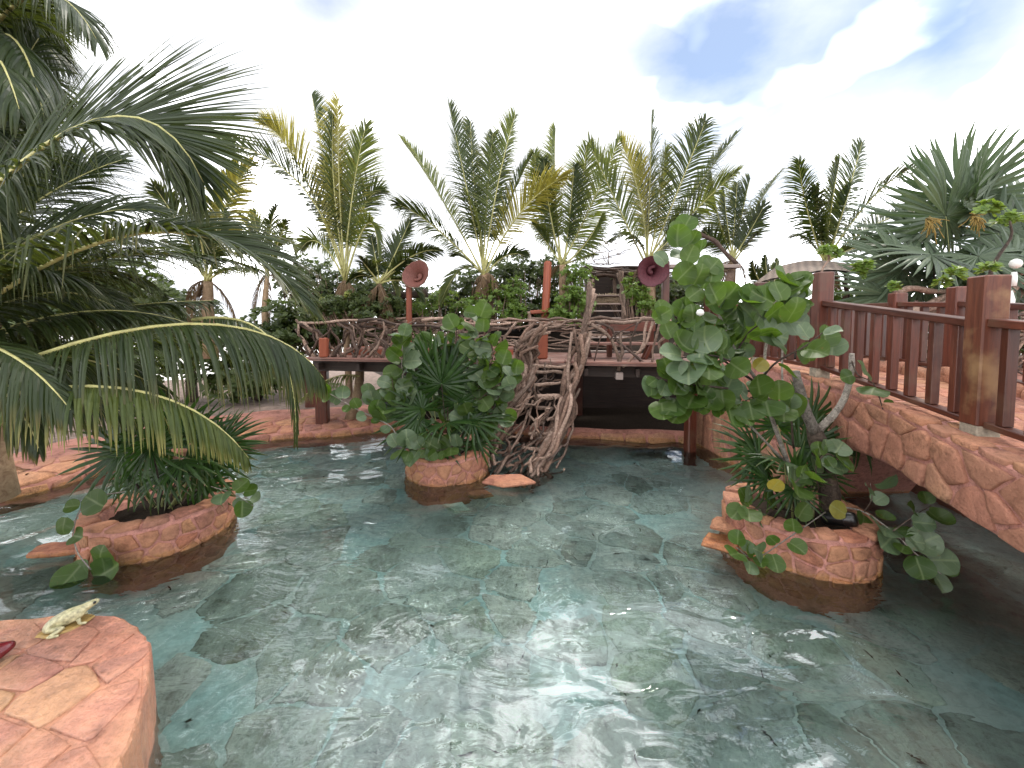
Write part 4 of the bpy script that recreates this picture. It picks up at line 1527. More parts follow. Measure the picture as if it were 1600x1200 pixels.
# ------------------------------------------------------------------ woven straw canopy
wc = thing('woven_canopy', 'wavy woven straw canopy behind the corner post of the bridge fence', 'canopy', at(1295, 470, 8.8))
mb = MB()
nu, nv = 40, 12
uvs = []
for sgn in (0, -0.035):
    for j in range(nv + 1):
        for i in range(nu + 1):
            s, v = i / nu, j / nv
            px_ = 1208 + 172 * s
            Y = 8.0 + 1.6 * v
            pyt = 412 - 14 * math.sin(s * math.pi * 0.9 + 0.25) + 12 * (1 - s) ** 3
            q = at(px_, pyt, 8.8)
            crv = -0.5 * (1 - v) ** 1.3 * (0.35 + 0.65 * math.sin(min(1, s * 1.25 + 0.1) * math.pi * 0.5)) + 0.04 * math.sin(s * 7 + v * 3)
            drop = -0.3 * max(0, 0.25 - s) * 4 * v
            mb.v.append(Vector((q.x, Y, q.z + crv + drop + sgn)))
            uvs.append((s, v))
st_ = (nu + 1) * (nv + 1)
for b_ in (0, st_):
    for j in range(nv):
        for i in range(nu):
            a = b_ + j * (nu + 1) + i
            f_ = (a, a + 1, a + nu + 2, a + nu + 1)
            mb.f.append(f_ if b_ == 0 else f_[::-1])
o = mb.build('woven_sheet', M_WEAVE, wc)
uvl = o.data.uv_layers.new(name='UVMap')
for l in o.data.loops:
    uvl.data[l.index].uv = uvs[l.vertex_index]
add_branch(wc, [at(1322, 520, 9.0), at(1318, 470, 9.0), at(1325, 440, 9.0), at(1318, 425, 9.0)], 0.05, 0.04, rs, M_DRIFTD, 'pole', 0.1)
add_branch(wc, [at(1330, 470, 9.0), at(1322, 450, 9.0), at(1300, 428, 9.0)], 0.03, 0.02, rs, M_DRIFTD, 'brace', 0.1)

# ------------------------------------------------------------------ driftwood nest beyond the far fence
ns_ = thing('driftwood_pile', 'big nest of grey driftwood piled beyond the far bridge fence', 'driftwood', at(1480, 560, 7.0))
for k in range(105):
    x = rs.uniform(1385, 1640)
    y = rs.uniform(478, 592)
    Y = rs.uniform(6.5, 7.6)
    ln = rs.uniform(35, 85)
    an = rs.uniform(-0.5, 0.5) + (0.35 if x < 1450 else 0)
    add_branch(ns_, [at(x - ln * 0.5 * math.cos(an), y + ln * 0.5 * math.sin(an), Y), at(x, y + rs.uniform(-9, 6), Y + rs.uniform(-0.2, 0.2)), at(x + ln * 0.5 * math.cos(an), y - ln * 0.5 * math.sin(an), Y + rs.uniform(-0.3, 0.3))],
               rs.uniform(0.018, 0.04), rs.uniform(0.012, 0.026), rs, None, 'branch', 0.1, 8, 6)
for pts, r in (([(1385, 500), (1440, 480), (1500, 455), (1560, 440), (1600, 425)], 0.07), ([(1400, 455), (1440, 452), (1475, 455), (1500, 462)], 0.06), ([(1380, 490), (1430, 490), (1490, 468), (1545, 448), (1580, 425), (1605, 425)], 0.05),
               ([(1520, 480), (1560, 470), (1590, 445), (1610, 440)], 0.06), ([(1550, 540), (1575, 480), (1600, 440)], 0.06), ([(1420, 510), (1430, 485), (1432, 470)], 0.05), ([(1570, 590), (1585, 540), (1570, 500)], 0.06)):
    add_branch(ns_, [at(x, y, 6.6 + rs.uniform(0, 0.3)) for x, y in pts], r, r * 0.6, rs, M_DRIFT, 'branch', 0.08, 12, 7)
orn = thing('white_ornament', 'small white glazed figure with round head perched on the driftwood pile', 'ornament', at(1580, 480, 6.3))


def lathe(name, c, prof, mat, parent, ns=20, sx=1.0):
    mb = MB()
    for r_, z_ in prof:
        for k in range(ns):
            a = 2 * math.pi * k / ns
            mb.v.append(c + Vector((r_ * sx * math.cos(a), r_ * math.sin(a), z_)))
    for r in range(len(prof) - 1):
        for k in range(ns):
            mb.f.append((r * ns + k, r * ns + (k + 1) % ns, (r + 1) * ns + (k + 1) % ns, (r + 1) * ns + k))
    mb.f.append(tuple(range(ns))[::-1])
    mb.f.append(tuple((len(prof) - 1) * ns + k for k in range(ns)))
    return mb.build(name, mat, parent)


c = at(1587, 412, 6.3)
lathe('head', c, [(0.02, -0.075), (0.06, -0.05), (0.075, 0), (0.06, 0.05), (0.02, 0.075)], M_WHITE, orn)
lathe('neck', at(1584, 437, 6.3), [(0.035, -0.1), (0.04, 0.0), (0.03, 0.12)], M_WHITE, orn)
lathe('body', at(1577, 472, 6.3), [(0.02, -0.2), (0.06, -0.1), (0.065, 0.04), (0.03, 0.18)], M_WHITE, orn, sx=0.8)

# ------------------------------------------------------------------ leaves: coconut fronds
def frond(parent, p0, p1, p2, L, n, w, droop, mat, seed, rib=0.02, name='frond', segs=4, fold=True, start=0.14, lift=0.2, kink=0.25, yel=0.5, dorsal=None, ribmat=None, cv=None):
    """rachis: a curve p0-p1-p2 ; leaflets on both sides, hanging by droop"""
    rnd = random.Random(seed)
    p0, p1, p2 = Vector(p0), Vector(p1), Vector(p2)
    B = lambda t: p0 * (1 - t) ** 2 + p1 * 2 * t * (1 - t) + p2 * t * t
    D = lambda t: ((p1 - p0) * (1 - t) + (p2 - p1) * t).normalized()
    K = p1 * 2 - p0 - p2
    if dorsal is not None:
        K = Vector(dorsal)
    if K.length < 0.05:
        K = Vector((0, -0.4, 1))
    K = K.normalized() + Vector((rnd.uniform(-0.25, 0.25), rnd.uniform(-0.25, 0.25), 0.25))
    rm = MB()
    P = [B(i / 13) for i in range(14)]
    tube(rm, P, [rib * (1.15 - 1.0 * i / 13) for i in range(14)], 6)
    ro = rm.build(name, ribmat or M_RACHIS, parent)
    lb = MB()
    for k in range(n):
        t = start + (1 - start) * (k + 0.5) / n
        T = D(t)
        Nn = (K - T * K.dot(T)).normalized()
        S = T.cross(Nn).normalized()
        for s in (-1, 1):
            if rnd.random() < 0.03:
                continue
            fa = math.radians(22 + 48 * t + rnd.uniform(-7, 7))
            d = (S * s * math.cos(fa) + T * math.sin(fa) + Nn * (lift + rnd.uniform(-0.08, 0.08))).normalized()
            pr = min(1, 0.55 + 1.6 * (t - start)) * (1 - 0.72 * max(0, (t - 0.5) / 0.5) ** 1.6)
            l = L * pr * rnd.uniform(0.88, 1.08)
            W0 = (T - d * T.dot(d)).normalized()
            tw = rnd.uniform(-0.35, 0.35)
            W = (W0 * math.cos(tw) + d.cross(W0) * math.sin(tw)).normalized()
            Nv = d.cross(W).normalized()
            if Nv.dot(Nn) < 0:
                Nv = -Nv
            kq = rnd.uniform(0.45, 0.85) if rnd.random() < kink else 2
            pos = B(t + rnd.uniform(-0.003, 0.003))
            cur = pos.copy()
            dd = d.copy()
            g = rnd.random()
            yb = rnd.random() * yel
            rows = []
            for q in range(segs + 1):
                u = q / segs
                ww = w * (0.55 + 0.45 * min(1, u / 0.2)) * (1 - u ** 2.2) * 0.5 + 0.0008
                rows.append((cur.copy(), ww, u, dd.copy()))
                dd = (dd + Vector((0, 0, -1)) * droop * (0.5 + u) * rnd.uniform(0.85, 1.15)).normalized()
                if kq < u + 0.5 / segs:
                    dd = (dd + Vector((0, 0, -1.6))).normalized()
                    kq = 2
                cur = cur + dd * (l / segs)
            vs, fs, cs = [], [], []
            for q, (c_, ww, u, dq) in enumerate(rows):
                col = (u, g, yb, 1)
                if fold:
                    vs += [c_ - W * ww - Nv * ww * 0.35, c_ + Nv * ww * 0.1, c_ + W * ww - Nv * ww * 0.35]
                    cs += [col] * 3
                else:
                    vs += [c_ - W * ww, c_ + W * ww]
                    cs += [col] * 2
            m = 3 if fold else 2
            for q in range(len(rows) - 1):
                for e in range(m - 1):
                    a = q * m + e
                    fs.append((a, a + 1, a + m + 1, a + m))
            lb.add(vs, fs, cs)
    lb.build('leaflets', mat, ro, kind='stuff', smooth=False)
    return ro


def pfrond(parent, base, ctrl, tip, **kw):
    return frond(parent, base, ctrl, tip, **kw)


# near palm on the left: its crown is outside the frame, its fronds reach in
LY = 3.3
palmA = thing('coconut_palm', 'near coconut palm whose long fronds sweep in from the left edge', 'palm tree', (-6.5, 3.9, 0.35))
tb = MB()
tube(tb, catmull([(-6.5, 3.9, 0.3), (-6.2, 3.8, 1.0), (-5.6, 3.55, 1.9)], 8), [0.2, 0.17, 0.17, 0.16, 0.16, 0.15, 0.14, 0.12], 10, True, 0.05, rs)
tb.build('trunk', M_PTRUNK, palmA)
cA = Vector((-5.3, 3.55, 1.95))
cfgA = [  # base, control, tip, leaflet length, count, droop, material, lift
    (at(-150, 460, 3.3), at(190, -5, 3.0), at(318, 285, 3.1), 1.15, 130, 0.04, M_FROND, 0.1, 0.1),
    (at(-160, 600, 3.5), at(240, 165, 3.0), at(475, 475, 3.5), 0.98, 110, 0.15, M_FROND, 0.3, 0.35),
    (at(-150, 650, 3.4), at(360, 375, 3.0), at(505, 590, 3.6), 0.82, 110, 0.5, M_FROND, -0.2, 0.4),
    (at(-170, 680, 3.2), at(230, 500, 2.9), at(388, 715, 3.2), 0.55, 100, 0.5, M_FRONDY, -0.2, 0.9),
    (at(-140, 540, 3.6), at(60, 300, 3.6), at(250, 330, 4.2), 0.9, 70, 0.25, M_FROND, 0.2, 0.2),
    (at(-170, 600, 3.5), at(120, 420, 3.9), at(330, 520, 4.6), 0.85, 70, 0.3, M_FROND, 0.1, 0.3),
    (at(-160, 560, 3.5), at(-20, 470, 3.0), at(110, 640, 2.9), 0.7, 60, 0.35, M_FROND, 0.0, 0.5),
    (at(-150, 500, 3.6), at(-40, 220, 3.6), at(60, 60, 4.2), 0.85, 70, 0.22, M_FROND, 0.25, 0.1),
    (at(-160, 560, 3.8), at(130, 330, 4.2), at(400, 420, 4.8), 0.9, 90, 0.2, M_FROND, 0.15, 0.2),
    (at(-160, 600, 3.7), at(60, 500, 4.2), at(260, 610, 4.7), 0.8, 80, 0.35, M_FROND, 0.05, 0.3),
    (at(-160, 520, 3.8), at(20, 300, 4.0), at(190, 250, 4.8), 0.9, 80, 0.2, M_FROND, 0.2, 0.1),
    (at(-160, 590, 3.7), at(40, 400, 4.0), at(180, 480, 4.4), 0.9, 80, 0.3, M_FROND, 0.1, 0.2),
    (at(-160, 580, 3.6), at(0, 380, 3.4), at(90, 430, 3.4), 0.9, 70, 0.3, M_FROND, 0.15, 0.15),
    (at(-160, 640, 3.6), at(60, 560, 3.9), at(200, 650, 4.2), 0.7, 70, 0.4, M_FROND, 0.0, 0.4),
    (at(-160, 560, 4.2), at(110, 300, 4.8), at(300, 400, 5.4), 1.0, 90, 0.2, M_FROND, 0.1, 0.1),
    (at(-160, 540, 4.2), at(60, 380, 4.8), at(230, 440, 5.2), 1.0, 90, 0.25, M_FROND, 0.1, 0.1),
    (at(-160, 480, 4.2), at(20, 200, 4.6), at(130, 260, 5.2), 1.0, 80, 0.25, M_FROND, 0.1, 0.1),
    (at(-160, 600, 4.2), at(60, 470, 4.6), at(330, 470, 5.2), 0.9, 90, 0.3, M_FROND, 0.1, 0.1),
    (at(-160, 620, 3.4), at(20, 560, 3.2), at(60, 700, 3.1), 0.5, 50, 0.5, M_FROND, 0.0, 0.5),
]
for k, (a, b, c, L, n, dr, m, li, ye) in enumerate(cfgA):
    pfrond(palmA, a, b, c, L=L, n=int(n * 1.3), w=0.028, droop=dr, mat=m, seed=200 + k, rib=0.022, segs=6, lift=li, yel=ye, kink=0.12 if k == 0 else 0.28, start=0.06,
           dorsal=(-0.25, -1.0, 0.5) if k in (0, 9, 11) else None)
# taller palm above the top-left corner
palmB = thing('coconut_palm', 'dark taller palm filling the top left corner of the view', 'palm tree', (-5.9, 4.4, 0.35))
tb = MB()
tube(tb, catmull([(-6.2, 4.6, 0.3), (-6.1, 4.5, 2.0), (-5.75, 4.3, 4.4)], 8), [0.2, 0.17, 0.17, 0.16, 0.15, 0.15, 0.14, 0.12], 10, True, 0.05, rs)
tb.build('trunk', M_PTRUNK, palmB)
for k, (a, b, c, L, n, dr, ye) in enumerate([
        (at(-60, 120, 4.2), at(60, -110, 4.0), at(150, 60, 4.0), 0.8, 60, 0.4, 0.1),
        (at(-60, 140, 4.2), at(20, -60, 3.8), at(70, 190, 3.6), 0.8, 60, 0.6, 0.1),
        (at(-60, 160, 4.2), at(0, 20, 4.0), at(40, 300, 4.0), 0.9, 60, 0.6, 0.1),
        (at(-60, 100, 4.2), at(0, -160, 4.2), at(60, -30, 4.6), 0.8, 60, 0.5, 0.1),
        (at(-70, 160, 4.3), at(10, 80, 4.6), at(80, 240, 4.9), 0.8, 60, 0.55, 0.1),
        (at(-70, 160, 4.3), at(-40, 80, 3.6), at(10, 420, 3.5), 0.8, 60, 0.6, 0.1),
        (at(-60, 120, 4.3), at(-20, -60, 4.6), at(40, 120, 5.0), 0.9, 70, 0.5, 0.1),
        (at(-60, 120, 4.1), at(-20, 0, 3.6), at(30, 170, 3.4), 0.9, 70, 0.6, 0.1),
        (at(-60, 100, 4.2), at(-100, -250, 3.6), at(0, -200, 2.6), 0.9, 60, 0.5, 0.1),
        (at(-60, 130, 4.3), at(0, 60, 4.9), at(30, 330, 5.2), 0.9, 70, 0.6, 0.1),
        (at(-60, 100, 4.2), at(60, -200, 4.4), at(120, -60, 4.8), 0.9, 60, 0.5, 0.1),
        (at(-60, 90, 4.3), at(10, 0, 4.2), at(90, 90, 4.4), 0.8, 80, 0.5, 0.0),
        (at(-60, 60, 4.3), at(0, -40, 4.4), at(70, 20, 4.8), 0.8, 80, 0.45, 0.0),
        (at(-60, 180, 4.3), at(0, 100, 4.3), at(60, 200, 4.4), 0.8, 80, 0.5, 0.0),
        (at(-60, 230, 4.3), at(0, 170, 4.4), at(60, 280, 4.6), 0.8, 80, 0.5, 0.0),
        (at(-60, 150, 4.5), at(20, 60, 4.9), at(90, 160, 5.4), 0.8, 80, 0.4, 0.0),
        (at(-60, 40, 4.5), at(20, -30, 4.9), at(80, 60, 5.4), 0.8, 80, 0.5, 0.0)]):
    pfrond(palmB, a, b, c, L=L, n=n, w=0.038, droop=dr, mat=M_FROND, seed=240 + k, rib=0.022, segs=5, lift=0.1, yel=ye, kink=0.35, start=0.05)


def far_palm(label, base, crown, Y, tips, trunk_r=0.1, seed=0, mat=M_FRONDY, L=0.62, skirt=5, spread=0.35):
    """tips: (px, py, bend px x, bend px y[, yellow]) ; each frond bows through the bend point"""
    rnd = random.Random(seed)
    b = at(*base, Y)
    c = at(*crown, Y) + Vector((0, rnd.uniform(-0.3, 0.3), 0))
    root = thing('coconut_palm', label, 'palm tree', b, 'young coconut palms along the back of the garden')
    tb = MB()
    P = catmull([b, b.lerp(c, 0.5) + Vector((rnd.uniform(-0.05, 0.05), 0, 0)), c], 7)
    tube(tb, P, [trunk_r * (1.25 - 0.5 * i / 6) for i in range(7)], 8, True, 0.08, rnd)
    tb.build('trunk', M_PTRUNK, root)
    for k, tp in enumerate(tips):
        Yt = Y + rnd.uniform(-0.9, 0.5)
        tip, mid = at(tp[0], tp[1], Yt), at(tp[2], tp[3], (Y + Yt) / 2)
        ctrl = mid * 2 - (c + tip) * 0.5
        m = mat
        if len(tp) > 4 and tp[4]:
            m = M_FRONDN
        elif rnd.random() < 0.5:
            m = M_FROND
        ln = (tip - c).length
        toward = Vector((rnd.uniform(-0.5, 0.5), -0.25 if rnd.random() < 0.5 else 0.9, 0.5))
        Kv = ctrl * 2 - c - tip
        dors = (Kv.normalized() * 0.8 + toward * 0.9) if Kv.length > 0.05 else toward
        pfrond(root, c + Vector((rnd.uniform(-0.05, 0.05), rnd.uniform(-0.05, 0.05), 0)), ctrl, tip, L=1.5 * L * min(1.1, 0.4 + ln * 0.2), n=int(56 + 9 * ln), w=0.036, droop=rnd.uniform(0.14, 0.42), mat=m,
               seed=seed * 31 + k, rib=0.026, segs=3, fold=False, lift=rnd.uniform(0.1, 0.4), kink=0.15, start=0.2, yel=0.5, dorsal=dors)
    for k in range(skirt):
        a = rnd.uniform(0, 6.28)
        r_ = rnd.uniform(0.5, 1.0)
        r_ *= 0.7
        tip = c + Vector((r_ * math.cos(a), r_ * math.sin(a) * 0.6, -rnd.uniform(0.6, 1.5)))
        ctrl = c + Vector((r_ * rnd.uniform(0.3, 1.1) * math.cos(a), r_ * 0.5 * math.sin(a), rnd.uniform(-0.4, 0.2)))
        pfrond(root, c, ctrl, tip, L=rnd.uniform(0.25, 0.5), n=30, w=0.022, droop=0.9, mat=M_DRY, seed=seed * 57 + k, rib=0.02, segs=3, fold=False, name='dry_frond', ribmat=M_DRYRIB, yel=0)
    return root


p1 = far_palm('coconut palm with drooping crown and brown skirt behind the left railing', (548, 650), (541, 440), 11.0, [
    (345, 222, 470, 290), (412, 195, 470, 265, 1), (487, 148, 508, 260), (528, 155, 530, 290, 1), (572, 195, 552, 300), (596, 300, 566, 330), (592, 400, 574, 350),
    (505, 250, 520, 330), (470, 390, 500, 380), (560, 240, 548, 320, 1), (620, 460, 590, 420), (520, 180, 522, 300)], 0.085, 41, skirt=9)
far_palm('small pale palm half hidden behind the left fronds', (415, 520), (415, 430), 11.5, [
    (372, 335, 395, 370), (432, 322, 420, 370), (462, 400, 445, 375), (395, 330, 405, 375), (448, 345, 435, 380), (372, 400, 390, 385)], 0.08, 42, L=0.5)
far_palm('low bushy palm behind the salmon horn', (602, 500), (598, 445), 10.6, [
    (641, 345, 615, 400), (690, 392, 645, 400), (560, 400, 575, 420), (650, 420, 630, 415), (580, 370, 588, 410), (545, 440, 570, 430), (620, 365, 608, 410), (660, 470, 632, 440)], 0.08, 43, mat=M_FROND, L=0.5)
far_palm('tall palm with wide V of fronds right of the salmon horn', (766, 500), (757, 430), 10.8, [
    (630, 222, 690, 310), (702, 165, 728, 290), (805, 180, 778, 290), (620, 318, 680, 355), (885, 275, 815, 330, 1), (728, 300, 750, 360), (690, 470, 722, 420), (770, 210, 762, 310), (735, 190, 742, 300),
    (820, 400, 790, 400), (712, 400, 728, 405), (830, 245, 795, 320)], 0.14, 44)
far_palm('palm with upright dark fronds left of the hut', (880, 490), (878, 415), 11.6, [
    (868, 200, 868, 300), (916, 228, 905, 310), (832, 350, 855, 380), (968, 218, 915, 340), (940, 335, 915, 380), (850, 250, 858, 320), (897, 260, 890, 330), (835, 240, 850, 320), (925, 400, 905, 405)], 0.12, 45)
far_palm('palm with broad central frond behind the maroon horn', (1018, 490), (1016, 410), 10.9, [
    (1018, 180, 1016, 290), (968, 218, 1000, 310, 1), (1102, 190, 1062, 290), (1148, 212, 1085, 300), (1150, 270, 1085, 330), (955, 375, 990, 370), (920, 222, 970, 330), (1075, 380, 1050, 380), (1000, 240, 1008, 320),
    (1040, 230, 1030, 320), (1090, 340, 1058, 365)], 0.13, 46, mat=M_FRONDY)
far_palm('palm standing alone above the grey plank shelf', (1140, 500), (1142, 410), 11.8, [
    (1112, 270, 1122, 340), (1132, 300, 1136, 350), (1172, 280, 1158, 340), (1217, 272, 1180, 330), (1185, 365, 1168, 380), (1100, 360, 1118, 380), (1152, 285, 1148, 345), (1195, 320, 1170, 365)], 0.12, 47, mat=M_FROND)
far_palm('palm with feathery fronds rising behind the woven canopy', (1292, 480), (1290, 410), 10.6, [
    (1248, 250, 1262, 330), (1312, 250, 1298, 330), (1347, 222, 1322, 310), (1436, 258, 1362, 310), (1440, 330, 1370, 350), (1240, 370, 1262, 375), (1330, 290, 1310, 350), (1275, 290, 1280, 350), (1380, 380, 1340, 385)], 0.12, 48, mat=M_FROND)
far_palm('small palm low in the gap right of the plank shelf', (1200, 520), (1203, 470), 11.0, [
    (1175, 410, 1188, 440), (1215, 405, 1210, 438), (1240, 430, 1222, 445), (1180, 455, 1190, 460), (1232, 470, 1220, 460), (1196, 400, 1200, 435)], 0.07, 49, L=0.36)
# spear of a palm whose crown hides behind the near fronds
far_palm('palm with yellow bent frond tip showing above the near fronds', (330, 560), (325, 440), 8.5, [
    (392, 255, 345, 340, 1), (372, 258, 340, 340), (300, 330, 315, 380), (260, 380, 292, 400), (390, 420, 358, 420), (240, 290, 285, 360), (350, 330, 338, 390)], 0.12, 50, L=0.55)
# leaning trunk and pale hanging frond under the deck
ut = thing('coconut_palm', 'short leaning palm trunk under the deck with one drooping frond', 'palm tree', at(545, 655, 8.8))
tb = MB()
tube(tb, catmull([at(545, 660, 8.9), at(556, 625, 8.9), at(562, 590, 9.0), at(560, 560, 9.0)], 9), [0.12, 0.12, 0.11, 0.11, 0.1, 0.1, 0.1, 0.1, 0.1], 9, True, 0.06, rs)
tb.build('trunk', M_PTRUNK, ut)
pfrond(ut, at(562, 588, 8.6), at(515, 575, 8.3), at(462, 632, 8.0), L=0.4, n=40, w=0.02, droop=0.45, mat=M_FRONDY, seed=77, rib=0.016, segs=4, lift=-0.1, start=0.03)
pfrond(palmA, at(300, 500, 4.4), at(470, 470, 4.6), at(462, 690, 4.8), L=0.5, n=60, w=0.03, droop=0.4, mat=M_FROND, seed=78, rib=0.018, segs=5, lift=0.0, start=0.05)
for px_, py_, lab in ((543, 461, 'green coconut hanging at the palm trunk behind the left railing'), (504, 470, 'half hidden brownish coconut left of the green one')):
    c = at(px_, py_, 10.55)
    o = lathe('coconut', c, [(0.02, -0.11), (0.08, -0.07), (0.1, 0), (0.075, 0.07), (0.015, 0.11)], M_COCO, None)
    tag(o, lab, 'coconut', 'coconuts by the left palm')

# ------------------------------------------------------------------ fan leaves
FANS = {}


def fan_mesh(key, nb, spread, wid, mat, droop=0.15, join=0.35, seed=0):
    if key in FANS:
        return FANS[key]
    rnd = random.Random(seed)
    mb = MB()
    for k in range(nb):
        a = -spread / 2 + spread * k / (nb - 1) + rnd.uniform(-0.03, 0.03)
        l = (0.72 + 0.28 * math.cos(a * 0.55)) * rnd.uniform(0.9, 1.06)
        d = Vector((math.sin(a), math.cos(a), 0))
        s = Vector((math.cos(a), -math.sin(a), 0))
        g = rnd.random()
        z = rnd.uniform(-0.03, 0.05)
        dr = droop * rnd.uniform(0.4, 1.7)
        rows = []
        for u, ww in ((0.02, 0.1), (join, 1.0), (0.62, 0.92), (0.85, 0.5), (1.0, 0.03)):
            c = d * (u * l) + Vector((0, 0, z * u * 2 - dr * u * u * u))
            w = wid * ww * 0.5
            rows += [c - s * w - Vector((0, 0, w * 0.45)), c, c + s * w - Vector((0, 0, w * 0.45))]
        fs = []
        for q in range(4):
            for e in range(2):
                i = q * 3 + e
                fs.append((i, i + 1, i + 4, i + 3))
        cs = [(u, g, 0.4, 1) for u in (0.02, join, 0.62, 0.85, 1.0) for _ in range(3)]
        mb.add(rows, fs, cs)
    FANS[key] = mb.mesh('fan_leaf', mat, smooth=False)
    return FANS[key]


def place_fan(parent, key, hub, axis, normal, size):
    """axis: where the middle blade points; normal: the upper side"""
    Y = Vector(axis).normalized()
    Z = Vector(normal)
    Z = (Z - Y * Z.dot(Y))
    if Z.length < 1e-3:
        Z = Vector((0, -1, 0.3))
        Z = Z - Y * Z.dot(Y)
    Z.normalize()
    X = Y.cross(Z)
    M = Matrix((X, Y, Z)).transposed().to_4x4()
    return link('leaf', FANS[key], parent, Matrix.Translation(hub) @ M @ Matrix.Scale(size, 4))


for k in range(3):
    fan_mesh('rhapis%d' % k, 19 + k, 4.9, 0.078, M_FAN, 0.3, 0.22, 60 + k)
    fan_mesh('thatch%d' % k, 42, 5.7, 0.072, M_THATCH, 0.22, 0.42, 70 + k)


def fan_plant(label, base, leaves, seed, key, cat='fan palm', name='fan_palm', group=None):
    """leaves: (px, py, Y, radius px, axis dx, axis dy(px up), towards viewer)"""
    rnd = random.Random(seed)
    root = thing(name, label, cat, base, group)
    for k, (x, y, Y, r, ax, ay, tw) in enumerate(leaves):
        hub = at(x, y, Y)
        axis = Vector((ax, -tw * 0.6 + rnd.uniform(-0.15, 0.15), ay))
        nrm = Vector((-ax * 0.4 + rnd.uniform(-0.3, 0.3), -1 if tw >= 0 else 1, 0.55 + rnd.uniform(-0.2, 0.3)))
        place_fan(root, key + str(rnd.randrange(3)), hub, axis, nrm, sz(r, Y))
        sm = MB()
        st0 = base + Vector((rnd.uniform(-0.12, 0.12), rnd.uniform(-0.12, 0.12), 0))
        tube(sm, catmull([st0, st0.lerp(hub, 0.5) + Vector((rnd.uniform(-0.05, 0.05), 0, 0.05)), hub], 7), [0.013, 0.012, 0.011, 0.009, 0.008, 0.007, 0.006], 5)
        sm.build('stem', M_STALK if rnd.random() < 0.6 else M_BARKD, root)
    return root


cL = Vector((-4.05, 4.45, 0.22))
fan_plant('dark fan palms crowded in the left planter', cL, [
    (190, 705, 4.3, 88, -0.9, 0.25, 0.1), (185, 690, 4.5, 80, -0.5, 0.7, -0.5), (240, 690, 4.1, 82, 0.1, 0.2, 0.9), (236, 700, 4.05, 74, 0.5, -0.4, 0.8), (300, 690, 4.4, 80, 0.6, 0.5, 0.3),
    (325, 705, 4.5, 80, 0.8, -0.4, 0.4), (275, 670, 4.6, 76, 0.2, 0.9, -0.2), (335, 700, 4.8, 78, 1.0, -0.1, 0.0), (310, 735, 4.5, 74, 0.5, -0.8, 0.5), (255, 735, 4.3, 66, 0.0, -0.7, 0.8),
    (200, 720, 4.6, 72, -0.8, -0.5, 0.0), (285, 720, 4.3, 74, 0.3, -0.2, 0.9), (230, 660, 4.7, 70, -0.1, 1.0, -0.3), (350, 690, 4.9, 62, 0.9, 0.4, 0.0), (265, 700, 4.5, 76, -0.1, 0.3, 0.5), (215, 745, 4.4, 60, -0.3, -0.5, 0.5), (320, 760, 4.6, 54, 0.5, -0.5, 0.3)], 81, 'rhapis')
cM = Vector((-1.05, 6.3, 0.27))
fan_plant('bright green fan palms in the planter beside the ladder', cM, [
    (690, 600, 6.0, 84, 0.1, 0.95, 0.2), (700, 585, 6.2, 78, 0.5, 0.6, 0.0), (652, 655, 5.9, 72, -0.4, -0.2, 0.9), (660, 640, 6.0, 68, -0.5, 0.6, 0.4), (738, 655, 6.0, 66, 0.6, -0.3, 0.6), (700, 660, 5.9, 66, 0.2, 0.1, 0.9),
    (690, 690, 5.9, 52, 0.1, -0.6, 0.7), (735, 620, 6.2, 66, 0.8, 0.3, 0.2), (650, 610, 6.3, 62, -0.8, 0.5, 0.0), (670, 570, 6.3, 62, -0.3, 0.9, -0.2), (745, 690, 6.0, 46, 0.7, -0.6, 0.3), (675, 700, 5.8, 42, -0.3, -0.8, 0.6), (715, 630, 6.1, 62, 0.2, 0.8, 0.3)], 82, 'rhapis')
cR = Vector((3.12, 4.22, 0.25))
fan_plant('dark fan palms under the sea grape in the right planter', cR, [
    (1185, 715, 4.2, 72, -0.8, -0.3, 0.5), (1180, 700, 4.3, 72, -0.9, 0.2, 0.3), (1215, 665, 4.4, 70, -0.2, 0.8, 0.2), (1265, 655, 4.6, 70, 0.2, 0.8, 0.0), (1320, 650, 4.7, 78, 0.9, 0.2, 0.2), (1330, 665, 4.6, 76, 0.95, -0.3, 0.2),
    (1240, 765, 4.0, 56, 0.0, -0.6, 0.8), (1225, 720, 4.1, 62, -0.2, 0.1, 0.9), (1250, 700, 4.3, 66, 0.3, 0.3, 0.6), (1200, 750, 4.1, 54, -0.5, -0.5, 0.6), (1275, 690, 4.5, 66, 0.6, 0.6, 0.1), (1285, 740, 4.3, 52, 0.5, -0.3, 0.5), (1245, 740, 4.2, 56, 0.1, 0.6, 0.6)], 83, 'rhapis')
tb_ = at(1500, 520, 7.4)
fan_plant('big thatch palm with spreading grey-green fans beyond the bridge', Vector((tb_.x, tb_.y, 1.5)), [
    (1478, 338, 7.6, 118, 0.05, 0.8, 0.5), (1530, 330, 7.9, 120, 0.5, 0.7, -0.2), (1440, 365, 7.9, 108, -0.7, 0.5, 0.0), (1560, 365, 7.6, 112, 0.9, 0.2, 0.2), (1455, 398, 7.0, 100, -0.4, -0.3, 0.8), (1410, 420, 7.2, 100, -0.8, -0.3, 0.4),
    (1528, 400, 7.1, 98, 0.1, -0.4, 0.8), (1580, 410, 7.0, 105, 0.7, -0.1, 0.6), (1390, 460, 7.1, 92, -0.7, -0.6, 0.4), (1500, 310, 8.2, 110, 0.0, 1.0, -0.4), (1590, 330, 8.0, 105, 0.8, 0.6, 0.0), (1440, 440, 7.2, 84, -0.4, -0.7, 0.5),
    (1490, 420, 7.3, 90, 0.0, -0.2, 0.8), (1550, 440, 7.2, 80, 0.3, -0.4, 0.7), (1610, 380, 7.4, 110, 0.9, 0.0, 0.3), (1420, 385, 8.0, 100, -0.9, 0.1, 0.0)], 84, 'thatch', 'palm', 'thatch_palm')
